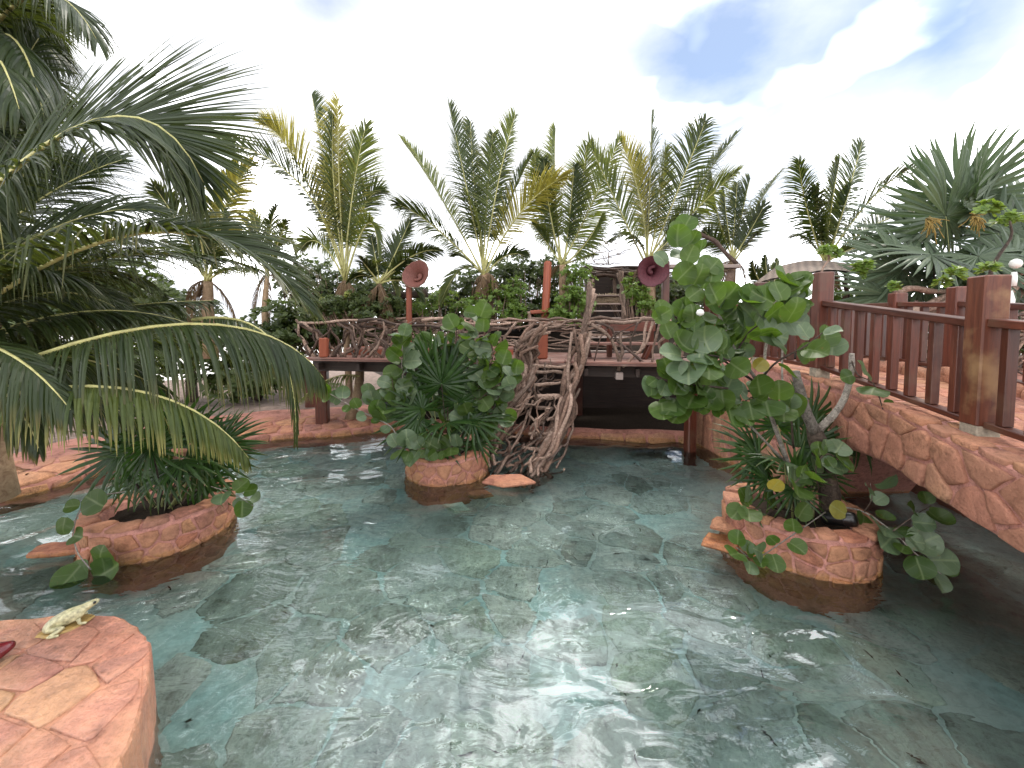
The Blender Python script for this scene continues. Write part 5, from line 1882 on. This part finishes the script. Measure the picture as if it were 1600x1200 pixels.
for px_, py_, lab in ((1455, 350, 'drooping yellow flower spray left of the big fan leaf'), (1527, 345, 'larger yellow flower spray right of the big fan leaf')):
    fb_ = MB()
    c = at(px_, py_, 7.2)
    for k in range(45):
        e = c + Vector((rs.gauss(0, 0.08), rs.gauss(0, 0.07), rs.gauss(-0.06, 0.1)))
        tube(fb_, [c + Vector((0, 0.1, 0.12)), c.lerp(e, 0.6) + Vector((0, 0, 0.05)), e], [0.006, 0.005, 0.009], 4)
    tag(fb_.build('flower_spray', M_FLOWER), lab, 'flowers', 'yellow flower sprays of the thatch palm')

# ------------------------------------------------------------------ sea grape bushes
GR = []


def grape_mesh(seed, mat):
    rnd = random.Random(seed)
    mb = MB()
    uv = []
    nr, na = 3, 16
    cup = rnd.uniform(-0.35, 0.5)
    fold_ = rnd.uniform(-0.05, 0.4)
    el = rnd.uniform(0.9, 1.14)
    for r in range(nr + 1):
        for k in range(na):
            a = 2 * math.pi * k / na
            q = r / nr
            x = 0.5 * math.sin(a) * q * el
            y = 0.5 - 0.5 * math.cos(a) * q
            if y < 0.14 and q > 0.6:
                y += 0.1 * max(0, 1 - abs(x) / 0.14) * (q - 0.2)
            z = cup * (q * q) * 0.5 * 0.6 + fold_ * abs(x) + 0.035 * math.sin(a * 4 + seed) * q * q + 0.05 * math.sin(y * 5 + seed)
            mb.v.append(Vector((x, y, z)))
            uv.append((x, y))
    fs = []
    for r in range(nr):
        for k in range(na):
            j = (k + 1) % na
            if r == 0:
                fs.append((0, (r + 1) * na + k, (r + 1) * na + j))
            else:
                fs.append((r * na + k, (r + 1) * na + k, (r + 1) * na + j, r * na + j))
    mb.f = fs
    me = mb.mesh('sea_grape_leaf', mat)
    l = me.uv_layers.new(name='UVMap')
    for lp_ in me.loops:
        l.data[lp_.index].uv = uv[lp_.vertex_index]
    return me


for m_, base in ((M_GRAPE, 0), (M_GRAPEP, 10), (M_GRAPEY, 20)):
    GR.append([grape_mesh(base + k, m_) for k in range(9)])


def grape_leaf(parent, p, size, rnd, kind=None, facing=None, pend=None):
    """a round leaf hinged at p"""
    if kind is None:
        kind = 0 if rnd.random() < 0.72 else 1
    me = GR[kind][rnd.randrange(9)]
    Y = Vector(pend) if pend is not None else Vector((rnd.uniform(-1, 1), rnd.uniform(-0.8, 0.3), rnd.uniform(-0.6, 0.9)))
    Y.normalize()
    Z = Vector(facing) if facing is not None else Vector((rnd.uniform(-0.7, 0.7), rnd.uniform(-1.0, -0.1), rnd.uniform(0.1, 1.0)))
    Z = Z - Y * Z.dot(Y)
    if Z.length < 0.05:
        Z = Vector((0, -1, 0.2)) - Y * Y.dot(Vector((0, -1, 0.2)))
    Z.normalize()
    X = Y.cross(Z)
    M = Matrix((X, Y, Z)).transposed().to_4x4()
    return link('leaf', me, parent, Matrix.Translation(p) @ M @ Matrix.Scale(size, 4))


def grape_stem(root, pts, r0, r1, rnd, leaf_px, density, mat=M_BARK, skip=0.15, kinds=None, size_var=0.38):
    P3 = [at(x, y, Y) for x, y, Y in pts]
    P = catmull(P3, 16)
    mb = MB()
    tube(mb, P, [r0 + (r1 - r0) * i / 15 for i in range(16)], 7, True, 0.12, rnd)
    mb.build('stem', mat, root)
    L = sum((P[i + 1] - P[i]).length for i in range(15))
    Ym = sum(p[2] for p in pts) / len(pts)
    big = leaf_px > 38
    leaf_px *= 0.74 if big else 0.86
    n = max(2, int(L * density * (1.15 if big else 1.05)))
    for k in range(n):
        t = skip + (1 - skip) * (k + 0.6) / n
        x = t * 15
        i = min(14, int(x))
        p = P[i].lerp(P[i + 1], x - i)
        T = (P[i + 1] - P[i]).normalized()
        s = -1 if k % 2 else 1
        out = T.cross(Vector((0, -0.8, 0.6))).normalized() * s
        Y = out * rnd.uniform(0.6, 1.1) + T * rnd.uniform(0.0, 0.7) + Vector((rnd.uniform(-0.4, 0.4), rnd.uniform(-0.7, 0.2), rnd.uniform(-0.3, 0.5)))
        size = sz(leaf_px, Ym) * rnd.uniform(1 - size_var, 1 + size_var) * (1 if t < 0.9 else 0.85)
        grape_leaf(root, p + Y.normalized() * 0.02, size, rnd, rnd.choice(kinds) if kinds else None, None, Y)
    return P


rg_ = random.Random(501)
sgR = thing('sea_grape', 'tall sea grape bush with grey forked trunk in the right planter', 'bush', cR)
tk = MB()
tube(tk, catmull([at(1290, 830, 4.25), at(1296, 770, 4.25), at(1284, 715, 4.2), at(1273, 672, 4.15)], 10), [0.11, 0.1, 0.1, 0.095, 0.09, 0.085, 0.08, 0.08, 0.085, 0.07], 10, True, 0.12, rg_)
tk.build('trunk', M_BARKD, sgR)
tk = MB()
tube(tk, catmull([at(1273, 676, 4.15), at(1258, 640, 4.1), at(1248, 605, 4.1), at(1243, 580, 4.1)], 9), [0.06, 0.055, 0.052, 0.05, 0.05, 0.047, 0.045, 0.042, 0.04], 9, True, 0.1, rg_)
tk.build('limb', M_BARK, sgR)
tk = MB()
tube(tk, catmull([at(1278, 672, 4.15), at(1305, 645, 4.05), at(1322, 615, 4.0), at(1330, 580, 4.0), at(1331, 552, 4.0)], 10), [0.045, 0.04, 0.036, 0.034, 0.032, 0.03, 0.03, 0.028, 0.027, 0.025], 8, True, 0.12, rg_)
tk.build('limb', M_BARK, sgR)
R_STEMS = [
    ([(1250, 780, 4.2), (1215, 680, 4.1), (1185, 600, 4.05), (1145, 540, 4.0), (1125, 495, 4.0)], 0.026, 0.012, 42, 9, M_BARK, 0.6),
    ([(1130, 515, 4.0), (1115, 470, 4.0), (1085, 420, 3.95), (1062, 362, 3.9)], 0.012, 0.007, 44, 11, M_BARK),
    ([(1185, 600, 4.05), (1140, 570, 3.9), (1090, 530, 3.9), (1050, 490, 3.9)], 0.014, 0.007, 46, 10, M_BARKD),
    ([(1225, 720, 4.1), (1150, 645, 3.9), (1100, 620, 3.8), (1030, 625, 3.8)], 0.014, 0.006, 44, 10, M_BARK, 0.4),
    ([(1180, 612, 4.0), (1120, 605, 3.8), (1070, 600, 3.75), (1025, 590, 3.75)], 0.012, 0.006, 46, 11, M_BARKD),
    ([(1190, 590, 4.0), (1215, 565, 3.8), (1260, 540, 3.7), (1285, 520, 3.65)], 0.012, 0.006, 44, 7, M_BARKD),
    ([(1200, 640, 4.15), (1195, 560, 4.2), (1205, 500, 4.2), (1215, 455, 4.2)], 0.02, 0.008, 48, 9, M_BARK, 0.5),
    ([(1225, 660, 4.1), (1222, 560, 4.3), (1228, 490, 4.3), (1230, 440, 4.3)], 0.012, 0.006, 46, 9, M_BARK, 0.55),
    ([(1170, 580, 4.0), (1130, 560, 3.7), (1100, 555, 3.6), (1060, 560, 3.6)], 0.012, 0.006, 50, 12, M_BARKD),
    ([(1240, 700, 4.2), (1230, 640, 4.0), (1180, 620, 3.9), (1150, 640, 3.8)], 0.012, 0.006, 46, 11, M_BARKD),
    ([(1150, 550, 4.0), (1170, 520, 3.9), (1190, 500, 3.9), (1170, 470, 3.9)], 0.01, 0.006, 46, 11, M_BARKD),
    ([(1330, 560, 4.0), (1340, 585, 3.9), (1365, 600, 3.9), (1380, 640, 3.9)], 0.007, 0.005, 34, 6, M_BARKD),
    ([(1300, 790, 4.1), (1350, 800, 3.9), (1400, 835, 3.6), (1425, 860, 3.5), (1480, 905, 3.4)], 0.009, 0.005, 42, 10, M_BARK),
    ([(1350, 800, 3.9), (1362, 780, 3.8), (1360, 755, 3.8)], 0.006, 0.004, 30, 10, M_BARKD),
    ([(1395, 830, 3.6), (1430, 805, 3.6), (1455, 790, 3.6)], 0.006, 0.004, 42, 9, M_BARKD),
    ([(1290, 800, 3.8), (1225, 845, 3.55), (1180, 872, 3.5), (1150, 855, 3.5)], 0.006, 0.004, 30, 9, M_BARK),
    ([(1260, 800, 4.1), (1180, 795, 4.0), (1160, 785, 4.0)], 0.006, 0.004, 34, 8, M_BARKD),
    ([(1280, 770, 4.1), (1275, 730, 3.9), (1290, 710, 3.9), (1310, 715, 3.9)], 0.007, 0.004, 28, 12, M_BARKD),
    ([(1265, 780, 4.1), (1240, 760, 3.8), (1260, 740, 3.8)], 0.006, 0.004, 32, 10, M_BARKD),
]
for pts, r0, r1, lpx, dn, m_, *sk_ in R_STEMS:
    grape_stem(sgR, pts, r0, r1, rg_, lpx, dn, m_, skip=sk_[0] if sk_ else 0.2)
for x, y, s, kd in ((1058, 378, 50, 0), (1042, 405, 34, 1), (1070, 402, 40, 0), (1055, 428, 46, 0), (1085, 435, 46, 0), (1105, 415, 40, 0), (1110, 432, 38, 0), (1075, 455, 38, 0), (1100, 440, 44, 0), (1120, 460, 42, 0),
                    (1020, 490, 38, 0), (1042, 490, 46, 0), (1060, 500, 42, 0), (1048, 520, 38, 0), (1085, 495, 40, 0), (1210, 462, 50, 0), (1232, 492, 56, 0), (1222, 460, 44, 0), (1285, 530, 46, 0), (1300, 545, 42, 1),
                    (1265, 555, 44, 0), (1198, 877, 30, 2), (1325, 795, 36, 2), (1205, 758, 30, 2), (1178, 570, 28, 2), (1245, 800, 40, 0), (1440, 880, 46, 0), (1470, 915, 52, 0), (1130, 640, 40, 0), (1040, 640, 40, 0), (1020, 608, 44, 1)):
    s *= 0.8
    grape_leaf(sgR, at(x, y + s * 0.35, 3.75), sz(s, 3.75), rg_, kd, Vector((rg_.uniform(-0.4, 0.4), -1, rg_.uniform(-0.1, 0.6))), Vector((rg_.uniform(-0.6, 0.6), rg_.uniform(-0.2, 0.2), rg_.uniform(0.2, 1))))

sgM = thing('sea_grape', 'rounded sea grape bush with trailing vine in the planter by the ladder', 'bush', cM)
M_STEMS = [
    ([(710, 715, 6.2), (735, 640, 6.1), (745, 570, 6.1), (748, 490, 6.1)], 0.02, 0.008, 26, 14, M_BARK),
    ([(700, 715, 6.3), (705, 630, 6.4), (712, 560, 6.4), (714, 500, 6.4)], 0.016, 0.007, 26, 13, M_BARKD),
    ([(680, 710, 6.1), (640, 640, 6.0), (628, 580, 6.0), (630, 520, 6.0)], 0.016, 0.007, 26, 14, M_BARK),
    ([(720, 710, 6.2), (765, 650, 6.1), (785, 600, 6.1), (790, 565, 6.1)], 0.016, 0.007, 26, 14, M_BARK),
    ([(735, 640, 6.1), (765, 610, 5.9), (800, 590, 5.9)], 0.01, 0.006, 26, 15, M_BARKD),
    ([(735, 650, 6.1), (750, 600, 6.0), (770, 560, 6.0), (765, 530, 6.0)], 0.01, 0.006, 26, 15, M_BARKD),
    ([(640, 640, 6.0), (620, 630, 5.9), (612, 590, 5.9)], 0.008, 0.005, 26, 14, M_BARKD),
    ([(700, 700, 5.9), (660, 702, 5.6), (620, 700, 5.5)], 0.008, 0.005, 25, 14, M_BARKD),
    ([(625, 692, 5.6), (612, 668, 5.6), (590, 655, 5.6), (555, 638, 5.6), (515, 615, 5.6)], 0.011, 0.005, 24, 8, M_BARK),
    ([(640, 650, 5.9), (610, 640, 5.8), (575, 620, 5.8)], 0.006, 0.004, 26, 10, M_BARKD),
    ([(720, 690, 5.9), (700, 700, 5.7), (680, 705, 5.6)], 0.006, 0.004, 22, 14, M_BARKD),
    ([(735, 690, 6.1), (775, 660, 6.1), (790, 640, 6.1)], 0.007, 0.004, 24, 13, M_BARKD),
    ([(690, 700, 6.5), (690, 620, 6.6), (670, 560, 6.6), (680, 530, 6.6)], 0.01, 0.005, 26, 12, M_BARKD),
]
for pts, r0, r1, lpx, dn, m_ in M_STEMS:
    grape_stem(sgM, pts, r0, r1, rg_, lpx, dn, m_, kinds=(0, 0, 1))
for x, y, s in ((750, 486, 27), (711, 503, 26), (755, 510, 24), (630, 517, 22), (785, 560, 26), (805, 575, 24), (510, 613, 26), (520, 622, 24), (585, 622, 26), (575, 612, 24), (650, 700, 22), (690, 705, 24), (715, 690, 22), (800, 600, 24)):
    grape_leaf(sgM, at(x, y + s * 0.4, 5.75), sz(s, 5.75), rg_, rg_.choice((0, 0, 1)), Vector((rg_.uniform(-0.4, 0.4), -1, rg_.uniform(-0.1, 0.5))), Vector((rg_.uniform(-0.6, 0.6), 0, 1)))
sgL = thing('sea_grape_vine', 'single trailing vine with a few round leaves over the left planter', 'vine', at(150, 800, 3.9))
for pts, r0, r1, lpx, n_ in (([(195, 768, 4.1), (140, 780, 3.9), (116, 820, 3.75), (120, 860, 3.65), (142, 890, 3.6)], 0.008, 0.005, 36, 3), ([(330, 760, 4.4), (365, 772, 4.4), (395, 790, 4.4)], 0.005, 0.004, 24, 8), ([(350, 735, 4.6), (375, 765, 4.5), (385, 780, 4.5)], 0.005, 0.004, 22, 8)):
    grape_stem(sgL, pts, r0, r1, rg_, lpx, n_, M_BARK)
for x, y, s, k in ((165, 792, 38, 0), (98, 808, 30, 0), (100, 905, 42, 0), (152, 905, 48, 0), (155, 895, 46, 0)):
    grape_leaf(sgL, at(x, y, 3.65), sz(s, 3.65), rg_, k, Vector((rg_.uniform(-0.3, 0.3), -1, 0.5)), Vector((rg_.uniform(-1, 1), 0, rg_.uniform(-0.5, 0.6))))

# ------------------------------------------------------------------ shrubs
def rosette(mb, c, up_, n, l, w, rnd):
    U, S, V = frame(up_, Vector((0.3, 0.2, 0.9)))
    g = rnd.random()
    for k in range(n):
        a = 2.4 * k + rnd.uniform(-0.3, 0.3)
        e = rnd.uniform(0.15, 0.95)
        d = ((S * math.cos(a) + V * math.sin(a)) * math.cos(e) + U * math.sin(e)).normalized()
        s = d.cross(U).normalized()
        ll = l * rnd.uniform(0.7, 1.1)
        dn = -U * 0.12 * ll
        vs = [c, c + d * ll * 0.35 + s * w * 0.3, c + d * ll * 0.8 + s * w * 0.5 + dn * 0.3, c + d * ll + dn, c + d * ll * 0.8 - s * w * 0.5 + dn * 0.3, c + d * ll * 0.35 - s * w * 0.3]
        gg = (g + rnd.uniform(0, 0.4)) % 1
        mb.add(vs, [(0, 1, 2, 3), (0, 3, 4, 5)], [(0.3, gg, 0.3, 1)] * 6)


def shrub(label, clumps, seed, mat, base, l=0.13, w=0.05, dens=55, group=None, name='shrub', cat='shrub', sticks=True):
    """clumps: (px, py, Y, radius px x, radius px y)"""
    rnd = random.Random(seed)
    root = thing(name, label, cat, base, group)
    mb, sm = MB(), MB()
    for (x, y, Y, rx, ry) in clumps:
        c = at(x, y, Y)
        ax, az = sz(rx, Y), sz(ry, Y)
        ay = (ax + az) * 0.45
        n = max(6, int(dens * (ax * az) ** 0.8 * 3 * (3.4 if mat == M_HEDGE else 2.2)))
        for k in range(n):
            v = Vector((rnd.gauss(0, 1), rnd.gauss(0, 1), rnd.gauss(0, 1))).normalized() * (rnd.random() ** 0.45)
            p = c + Vector((v.x * ax, v.y * ay, v.z * az))
            rosette(mb, p, (v * 0.8 + Vector((0, -0.2, 0.8))), 9, l, w, rnd)
            if sticks and k % 5 == 0:
                q = Vector((base[0] + (p.x - base[0]) * 0.75, base[1] + (p.y - base[1]) * 0.75, base[2] + (p.z - base[2]) * 0.15))
                tube(sm, catmull([q, q.lerp(p, 0.5) + Vector((rnd.uniform(-0.06, 0.06), 0, 0.03)), p], 5), [0.014, 0.012, 0.01, 0.008, 0.006], 4)
    mb.build('foliage', mat, root, kind='stuff', smooth=False)
    if sm.v:
        sm.build('stems', M_DRIFT, root, kind='stuff')
    return root


G1 = 'bright green shrubs planted behind the deck'
shrub('bright green shrub spilling over the left stair rail', [(905, 430, 10.8, 28, 20), (890, 465, 10.6, 26, 24), (912, 470, 10.5, 18, 20), (870, 492, 10.3, 20, 14), (895, 500, 10.3, 16, 10)], 601, M_SCAEV, at(895, 520, 10.8), group=G1)
shrub('bright green shrub between the palm and the red post', [(805, 455, 10.9, 20, 22), (795, 480, 10.7, 22, 18), (815, 490, 10.6, 14, 14), (780, 470, 10.9, 12, 14)], 602, M_SCAEV, at(800, 520, 10.9), group=G1)
shrub('sparse bright shrub right of the salmon horn post', [(680, 470, 10.9, 18, 14), (700, 465, 11.2, 20, 14), (660, 480, 10.9, 16, 16), (720, 480, 11.0, 20, 14)], 603, M_SCAEV, at(690, 520, 11), dens=35, group=G1)
shrub('bright green shrub right of the stairs below the maroon horn', [(995, 460, 10.9, 20, 18), (1010, 478, 10.7, 22, 14), (985, 440, 11.2, 10, 12)], 604, M_SCAEV, at(1000, 510, 10.9), group=G1)
shrub('low leafy shrub around the palm trunks behind the left railing', [(520, 478, 10.5, 34, 16), (565, 470, 10.4, 26, 18), (612, 478, 10.3, 24, 16), (585, 490, 10.2, 40, 12)], 611, M_HEDGE, at(570, 515, 10.4), dens=60, l=0.14, w=0.05, group=G1)
shrub('low leafy shrub round the trunk of the wide V palm', [(745, 478, 10.4, 24, 18), (775, 462, 10.5, 20, 20), (762, 490, 10.3, 30, 12)], 612, M_SCAEV, at(760, 515, 10.4), dens=45, group=G1)
shrub('dark green shrub filling the back of the driftwood pile', [(1450, 530, 8.2, 50, 40), (1530, 520, 8.2, 60, 44), (1600, 500, 8.2, 60, 60), (1400, 520, 8.6, 40, 34)], 613, M_HEDGE, at(1500, 600, 8.2), dens=40, l=0.16, w=0.06)
shrub('dark tangled shrub behind the two middle palms', [(800, 430, 12.4, 50, 30), (860, 430, 12.6, 40, 30), (740, 450, 12.4, 40, 30), (690, 470, 12.4, 40, 22), (720, 500, 11.9, 50, 24), (820, 485, 11.9, 50, 26), (870, 480, 11.9, 40, 26)], 605, M_HEDGE, at(800, 520, 12.4), dens=34, l=0.17, w=0.07)
shrub('dark shrub mass behind the stairs and hut', [(1060, 460, 13.0, 60, 30), (1000, 450, 14.6, 60, 30), (1110, 480, 12.6, 50, 24)], 606, M_HEDGE, at(1040, 520, 13), dens=30, l=0.17, w=0.07)
shrub('olive shrub thicket behind the left railing', [(480, 440, 12.2, 50, 42), (560, 460, 12.5, 60, 40), (620, 460, 12.2, 50, 34), (500, 480, 12.0, 60, 26), (640, 490, 11.9, 40, 22), (500, 520, 11.6, 50, 26), (580, 515, 11.6, 60, 26), (650, 510, 11.6, 40, 26), (450, 520, 11.8, 40, 30)], 607, M_HEDGE, at(560, 560, 12.2), dens=34, l=0.17, w=0.07)
shrub('green shrub under the woven canopy', [(1320, 462, 9.8, 50, 20), (1360, 475, 9.6, 46, 20), (1290, 475, 9.8, 40, 20), (1330, 500, 9.6, 50, 22), (1250, 490, 10.2, 44, 20)], 608, M_SCAEV, at(1320, 545, 9.5), dens=32)
shrub('leafy sprigs poking above the driftwood pile', [(1488, 428, 5.6, 15, 9), (1546, 418, 5.6, 12, 8), (1475, 440, 5.8, 8, 8), (1542, 325, 5.8, 16, 12), (1575, 345, 6.0, 14, 12)], 609, M_SCAEV, at(1540, 470, 5.8), dens=60, l=0.11, sticks=False)
shrub('small sprig with rosette leaves above the corner post', [(1293, 390, 6.0, 14, 6), (1305, 396, 6.0, 9, 5), (1350, 415, 6.6, 12, 8), (1345, 425, 6.6, 8, 6), (1398, 448, 6.4, 7, 6)], 610, M_SCAEV, at(1295, 460, 6.3), dens=90, l=0.1, sticks=False)
sp = MB()
tube(sp, catmull([at(1546, 455, 5.8), at(1548, 425, 5.8), at(1560, 400, 5.8), at(1580, 370, 5.8), at(1578, 345, 5.8)], 12), [0.03 - 0.0016 * i for i in range(12)], 6)
tag(sp.build('bare_branch', M_BARKD), 'crooked dark branch rising behind the thick worn fence post', 'branch')
sp = MB()
tube(sp, catmull([at(1282, 442, 5.9), at(1285, 420, 5.95), at(1295, 405, 6.0), at(1292, 392, 6.0)], 9), 0.014, 5)
tag(sp.build('bare_branch', M_DRIFT), 'thin grey twig carrying leaves above the corner fence post', 'branch')

G2 = 'dark broadleaf trees behind the near palm'


def tree(label, base, cl, seed, dens):
    t_ = shrub(label, cl, seed, M_HEDGE, base, l=0.2, w=0.09, dens=dens * 0.8, group=G2, name='broadleaf_tree', cat='tree', sticks=False)
    tb = MB()
    c = at(cl[0][0], cl[0][1], cl[0][2])
    tube(tb, catmull([base, base.lerp(c, 0.5) + Vector((0.1, 0, 0)), c], 7), [0.14, 0.13, 0.12, 0.1, 0.09, 0.07, 0.05], 7)
    tb.build('trunk', M_BARKD, t_)


tree('dark tree at the far left edge of the garden', onz(20, 640, 0.35), [(20, 420, 9.0, 90, 120), (40, 540, 8.6, 90, 80), (-60, 480, 8.8, 80, 120)], 651, 24)
tree('dark tree behind the middle of the near fronds', onz(170, 640, 0.35), [(160, 450, 9.8, 90, 90), (180, 560, 9.4, 100, 70), (240, 500, 9.9, 70, 70)], 652, 24)
tree('lighter tree behind the tips of the near fronds', onz(300, 628, 0.36), [(280, 500, 10.6, 70, 44), (330, 550, 10.2, 80, 50), (240, 470, 10.8, 40, 40)], 653, 20)
tree('low dark tree left of the deck', onz(400, 625, 0.36), [(410, 540, 10.6, 60, 46), (380, 590, 10.2, 60, 40), (450, 500, 11.0, 50, 30), (450, 580, 10.6, 40, 30)], 654, 22)
hd = shrub('low dark hedge seen under the deck', [(600, 622, 12.5, 70, 8), (520, 615, 12.5, 60, 14)], 655, M_HEDGE, at(600, 632, 12.5), dens=80, name='hedge', cat='hedge', sticks=False)
# far parasols and a grey cabinet under the deck
for px_, py_, Y, lab in ((612, 586, 24, 'flat dark beach parasol seen through the gap under the deck'), (590, 600, 30, 'pale beach parasol seen through the gap under the deck')):
    ps = thing('beach_parasol', lab, 'parasol', at(px_ - 10, 625, Y), 'beach parasols beyond the garden')
    c = at(px_, py_, Y)
    lathe('canopy', c, [(0.9, -0.12), (0.95, 0.0), (0.3, 0.18), (0.03, 0.22)], M_BLACK if 'dark' in lab else M_STRAW, ps)
    sm = MB()
    tube(sm, [c + Vector((0, 0, -2.2)), c + Vector((0, 0, -0.1))], 0.05, 6)
    sm.build('pole', M_GREY, ps)
cb = thing('grey_cabinet', 'dark grey slatted cabinet under the deck', 'cabinet', at(618, 640, 9.4))
for k in range(5):
    a = at(602 + k * 5.4, 640, 9.4)
    b = at(602 + k * 5.4, 594, 9.4)
    beam('slat', a, b, 0.075, 0.03, M_GREY, cb, 0.005)
beam('top', at(598, 594, 9.45), at(632, 594, 9.45), 0.4, 0.05, M_GREY, cb, 0.006)
beam('body', at(603, 618, 9.62), at(627, 618, 9.62), 0.3, 0.7, M_GREY, cb, 0.01)

# ------------------------------------------------------------------ fallen bits on the pool floor
lit = MB()
rl_ = random.Random(404)
for k in range(150):
    v = 1.6 + 6.4 * rl_.random() ** 1.4
    u = rl_.uniform(-1.2, 1.2) * v
    if not in_view(u, v):
        continue
    a = rl_.uniform(0, 6.28)
    l, w = rl_.uniform(0.015, 0.07), rl_.uniform(0.004, 0.014)
    d, e = Vector((math.cos(a), math.sin(a), 0)), Vector((-math.sin(a), math.cos(a), 0))
    c = floor_fn(u, v, 0.03)
    lit.add([c - d * l, c + e * w, c + d * l + e * w * 0.8, c - e * w * 0.6 + Vector((0, 0, 0.006))], [(0, 3, 2, 1)])
lit.build('leaf_litter', M_ROOT, floor, kind='stuff', smooth=False)

# ------------------------------------------------------------------ small things
sp_ = thing('black_cylinder', 'short black cylinder lying on the rim of the right planter', 'cylinder', at(1320, 830, 3.75))
mb = MB()
a, b = at(1283, 808, 3.95), at(1340, 812, 3.75)
d_ = (b - a)
tube(mb, [a, a + d_ * 0.1, a + d_ * 0.85, a + d_ * 0.95, b], [0.05, 0.07, 0.07, 0.062, 0.045], 18)
mb.build('housing', M_BLACK, sp_)
mb = MB()
tube(mb, [a + d_ * 0.6, a + d_ * 0.66], [0.076, 0.076], 18)
mb.build('collar', M_BLACK, sp_)

# white flower ball in the sea grape
lathe_o = lathe('white_bulb', at(1094, 489, 3.7), [(0.005, -0.03), (0.03, -0.015), (0.036, 0.005), (0.025, 0.028), (0.004, 0.036)], M_WHITE, None, 14)
tag(lathe_o, 'small white bulb among the sea grape leaves', 'bulb')


def skin_body(name, nodes, edges, mat, parent, sub=2):
    me = bpy.data.meshes.new(name)
    me.from_pydata([n[0] for n in nodes], edges, [])
    o = bpy.data.objects.new(name, me)
    COL.objects.link(o)
    sk = o.modifiers.new('skin', 'SKIN')
    for i, n in enumerate(nodes):
        r = n[1]
        me.skin_vertices[0].data[i].radius = r if isinstance(r, tuple) else (r, r)
    me.skin_vertices[0].data[0].use_root = True
    sk.use_smooth_shade = True
    s2 = o.modifiers.new('smooth', 'SUBSURF')
    s2.levels = s2.render_levels = sub
    me.materials.append(mat)
    o.parent = parent
    return o


fa, fb2 = onz(56, 996, LZ + 0.01), onz(156, 960, LZ + 0.01)
fx = (fb2 - fa)
fl = fx.length
frog = thing('frog_figure', 'cream ceramic frog ornament with raised head on the stone ledge', 'ornament', (fa + fb2) / 2)
frog.rotation_euler = (0, 0, math.atan2(fx.y, fx.x))
S = fl / 1.0
nodes = [((-0.32, 0, 0.17), (0.135, 0.125)), ((-0.1, 0, 0.22), (0.165, 0.15)), ((0.12, 0, 0.26), (0.15, 0.13)), ((0.27, 0, 0.3), (0.11, 0.095)), ((0.4, 0, 0.35), (0.105, 0.085)), ((0.52, 0, 0.38), (0.05, 0.04)), ((-0.42, 0, 0.11), (0.06, 0.055))]
edges = [(0, 1), (1, 2), (2, 3), (3, 4), (4, 5), (0, 6)]
for s in (-1, 1):
    b = len(nodes)
    nodes += [((-0.3, s * 0.16, 0.12), 0.06), ((-0.05, s * 0.25, 0.12), 0.05), ((-0.32, s * 0.3, 0.045), 0.035), ((-0.12, s * 0.34, 0.025), 0.03)]
    edges += [(0, b), (b, b + 1), (b + 1, b + 2), (b + 2, b + 3)]
    b = len(nodes)
    nodes += [((0.16, s * 0.15, 0.16), 0.05), ((0.18, s * 0.2, 0.06), 0.035), ((0.3, s * 0.22, 0.025), 0.028)]
    edges += [(2, b), (b, b + 1), (b + 1, b + 2)]
nodes = [(tuple(x * S for x in n[0]), tuple(x * S for x in n[1]) if isinstance(n[1], tuple) else n[1] * S) for n in nodes]
skin_body('body', nodes, edges, M_FROG, frog)
for s in (-1, 1):
    bm = bmesh.new()
    bmesh.ops.create_uvsphere(bm, u_segments=12, v_segments=8, radius=0.032 * S)
    me = bpy.data.meshes.new('eye')
    bm.to_mesh(me)
    bm.free()
    me.materials.append(M_BLACK)
    o = bpy.data.objects.new('eye', me)
    COL.objects.link(o)
    o.parent = frog
    o.location = (0.43 * S, s * 0.085 * S, 0.385 * S)
bm = bmesh.new()
rf = random.Random(9)
P = []
for k in range(18):
    a = 2 * math.pi * k / 18
    r = 1 + rf.uniform(-0.12, 0.12)
    P.append((S * (-0.04 + 0.47 * r * math.cos(a)), S * 0.27 * r * math.sin(a)))
lo = [bm.verts.new((x, y, 0)) for x, y in P]
hi = [bm.verts.new((x * 0.93, y * 0.9, 0.045 * S)) for x, y in P]
for k in range(18):
    bm.faces.new((lo[k], lo[(k + 1) % 18], hi[(k + 1) % 18], hi[k]))
bm.faces.new(hi)
me = bpy.data.meshes.new('base')
bm.to_mesh(me)
bm.free()
me.materials.append(M_FROGB)
o = bpy.data.objects.new('base', me)
COL.objects.link(o)
o.parent = frog

rc = onz(-14, 1035, LZ + 0.01)
crab = thing('red_figure', 'glossy dark red ornament cut off by the left edge of the view', 'ornament', rc)
skin_body('body', [((0, 0, 0.05), (0.07, 0.05)), ((0.06, 0.03, 0.07), (0.04, 0.035)), ((0.085, 0.06, 0.075), (0.02, 0.02)), ((0.05, -0.05, 0.04), (0.03, 0.025)), ((0.085, -0.06, 0.02), (0.015, 0.015)), ((-0.1, 0, 0.05), (0.05, 0.04))],
          [(0, 1), (1, 2), (0, 3), (3, 4), (0, 5)], M_REDG, crab)
print('objects', len(bpy.data.objects))
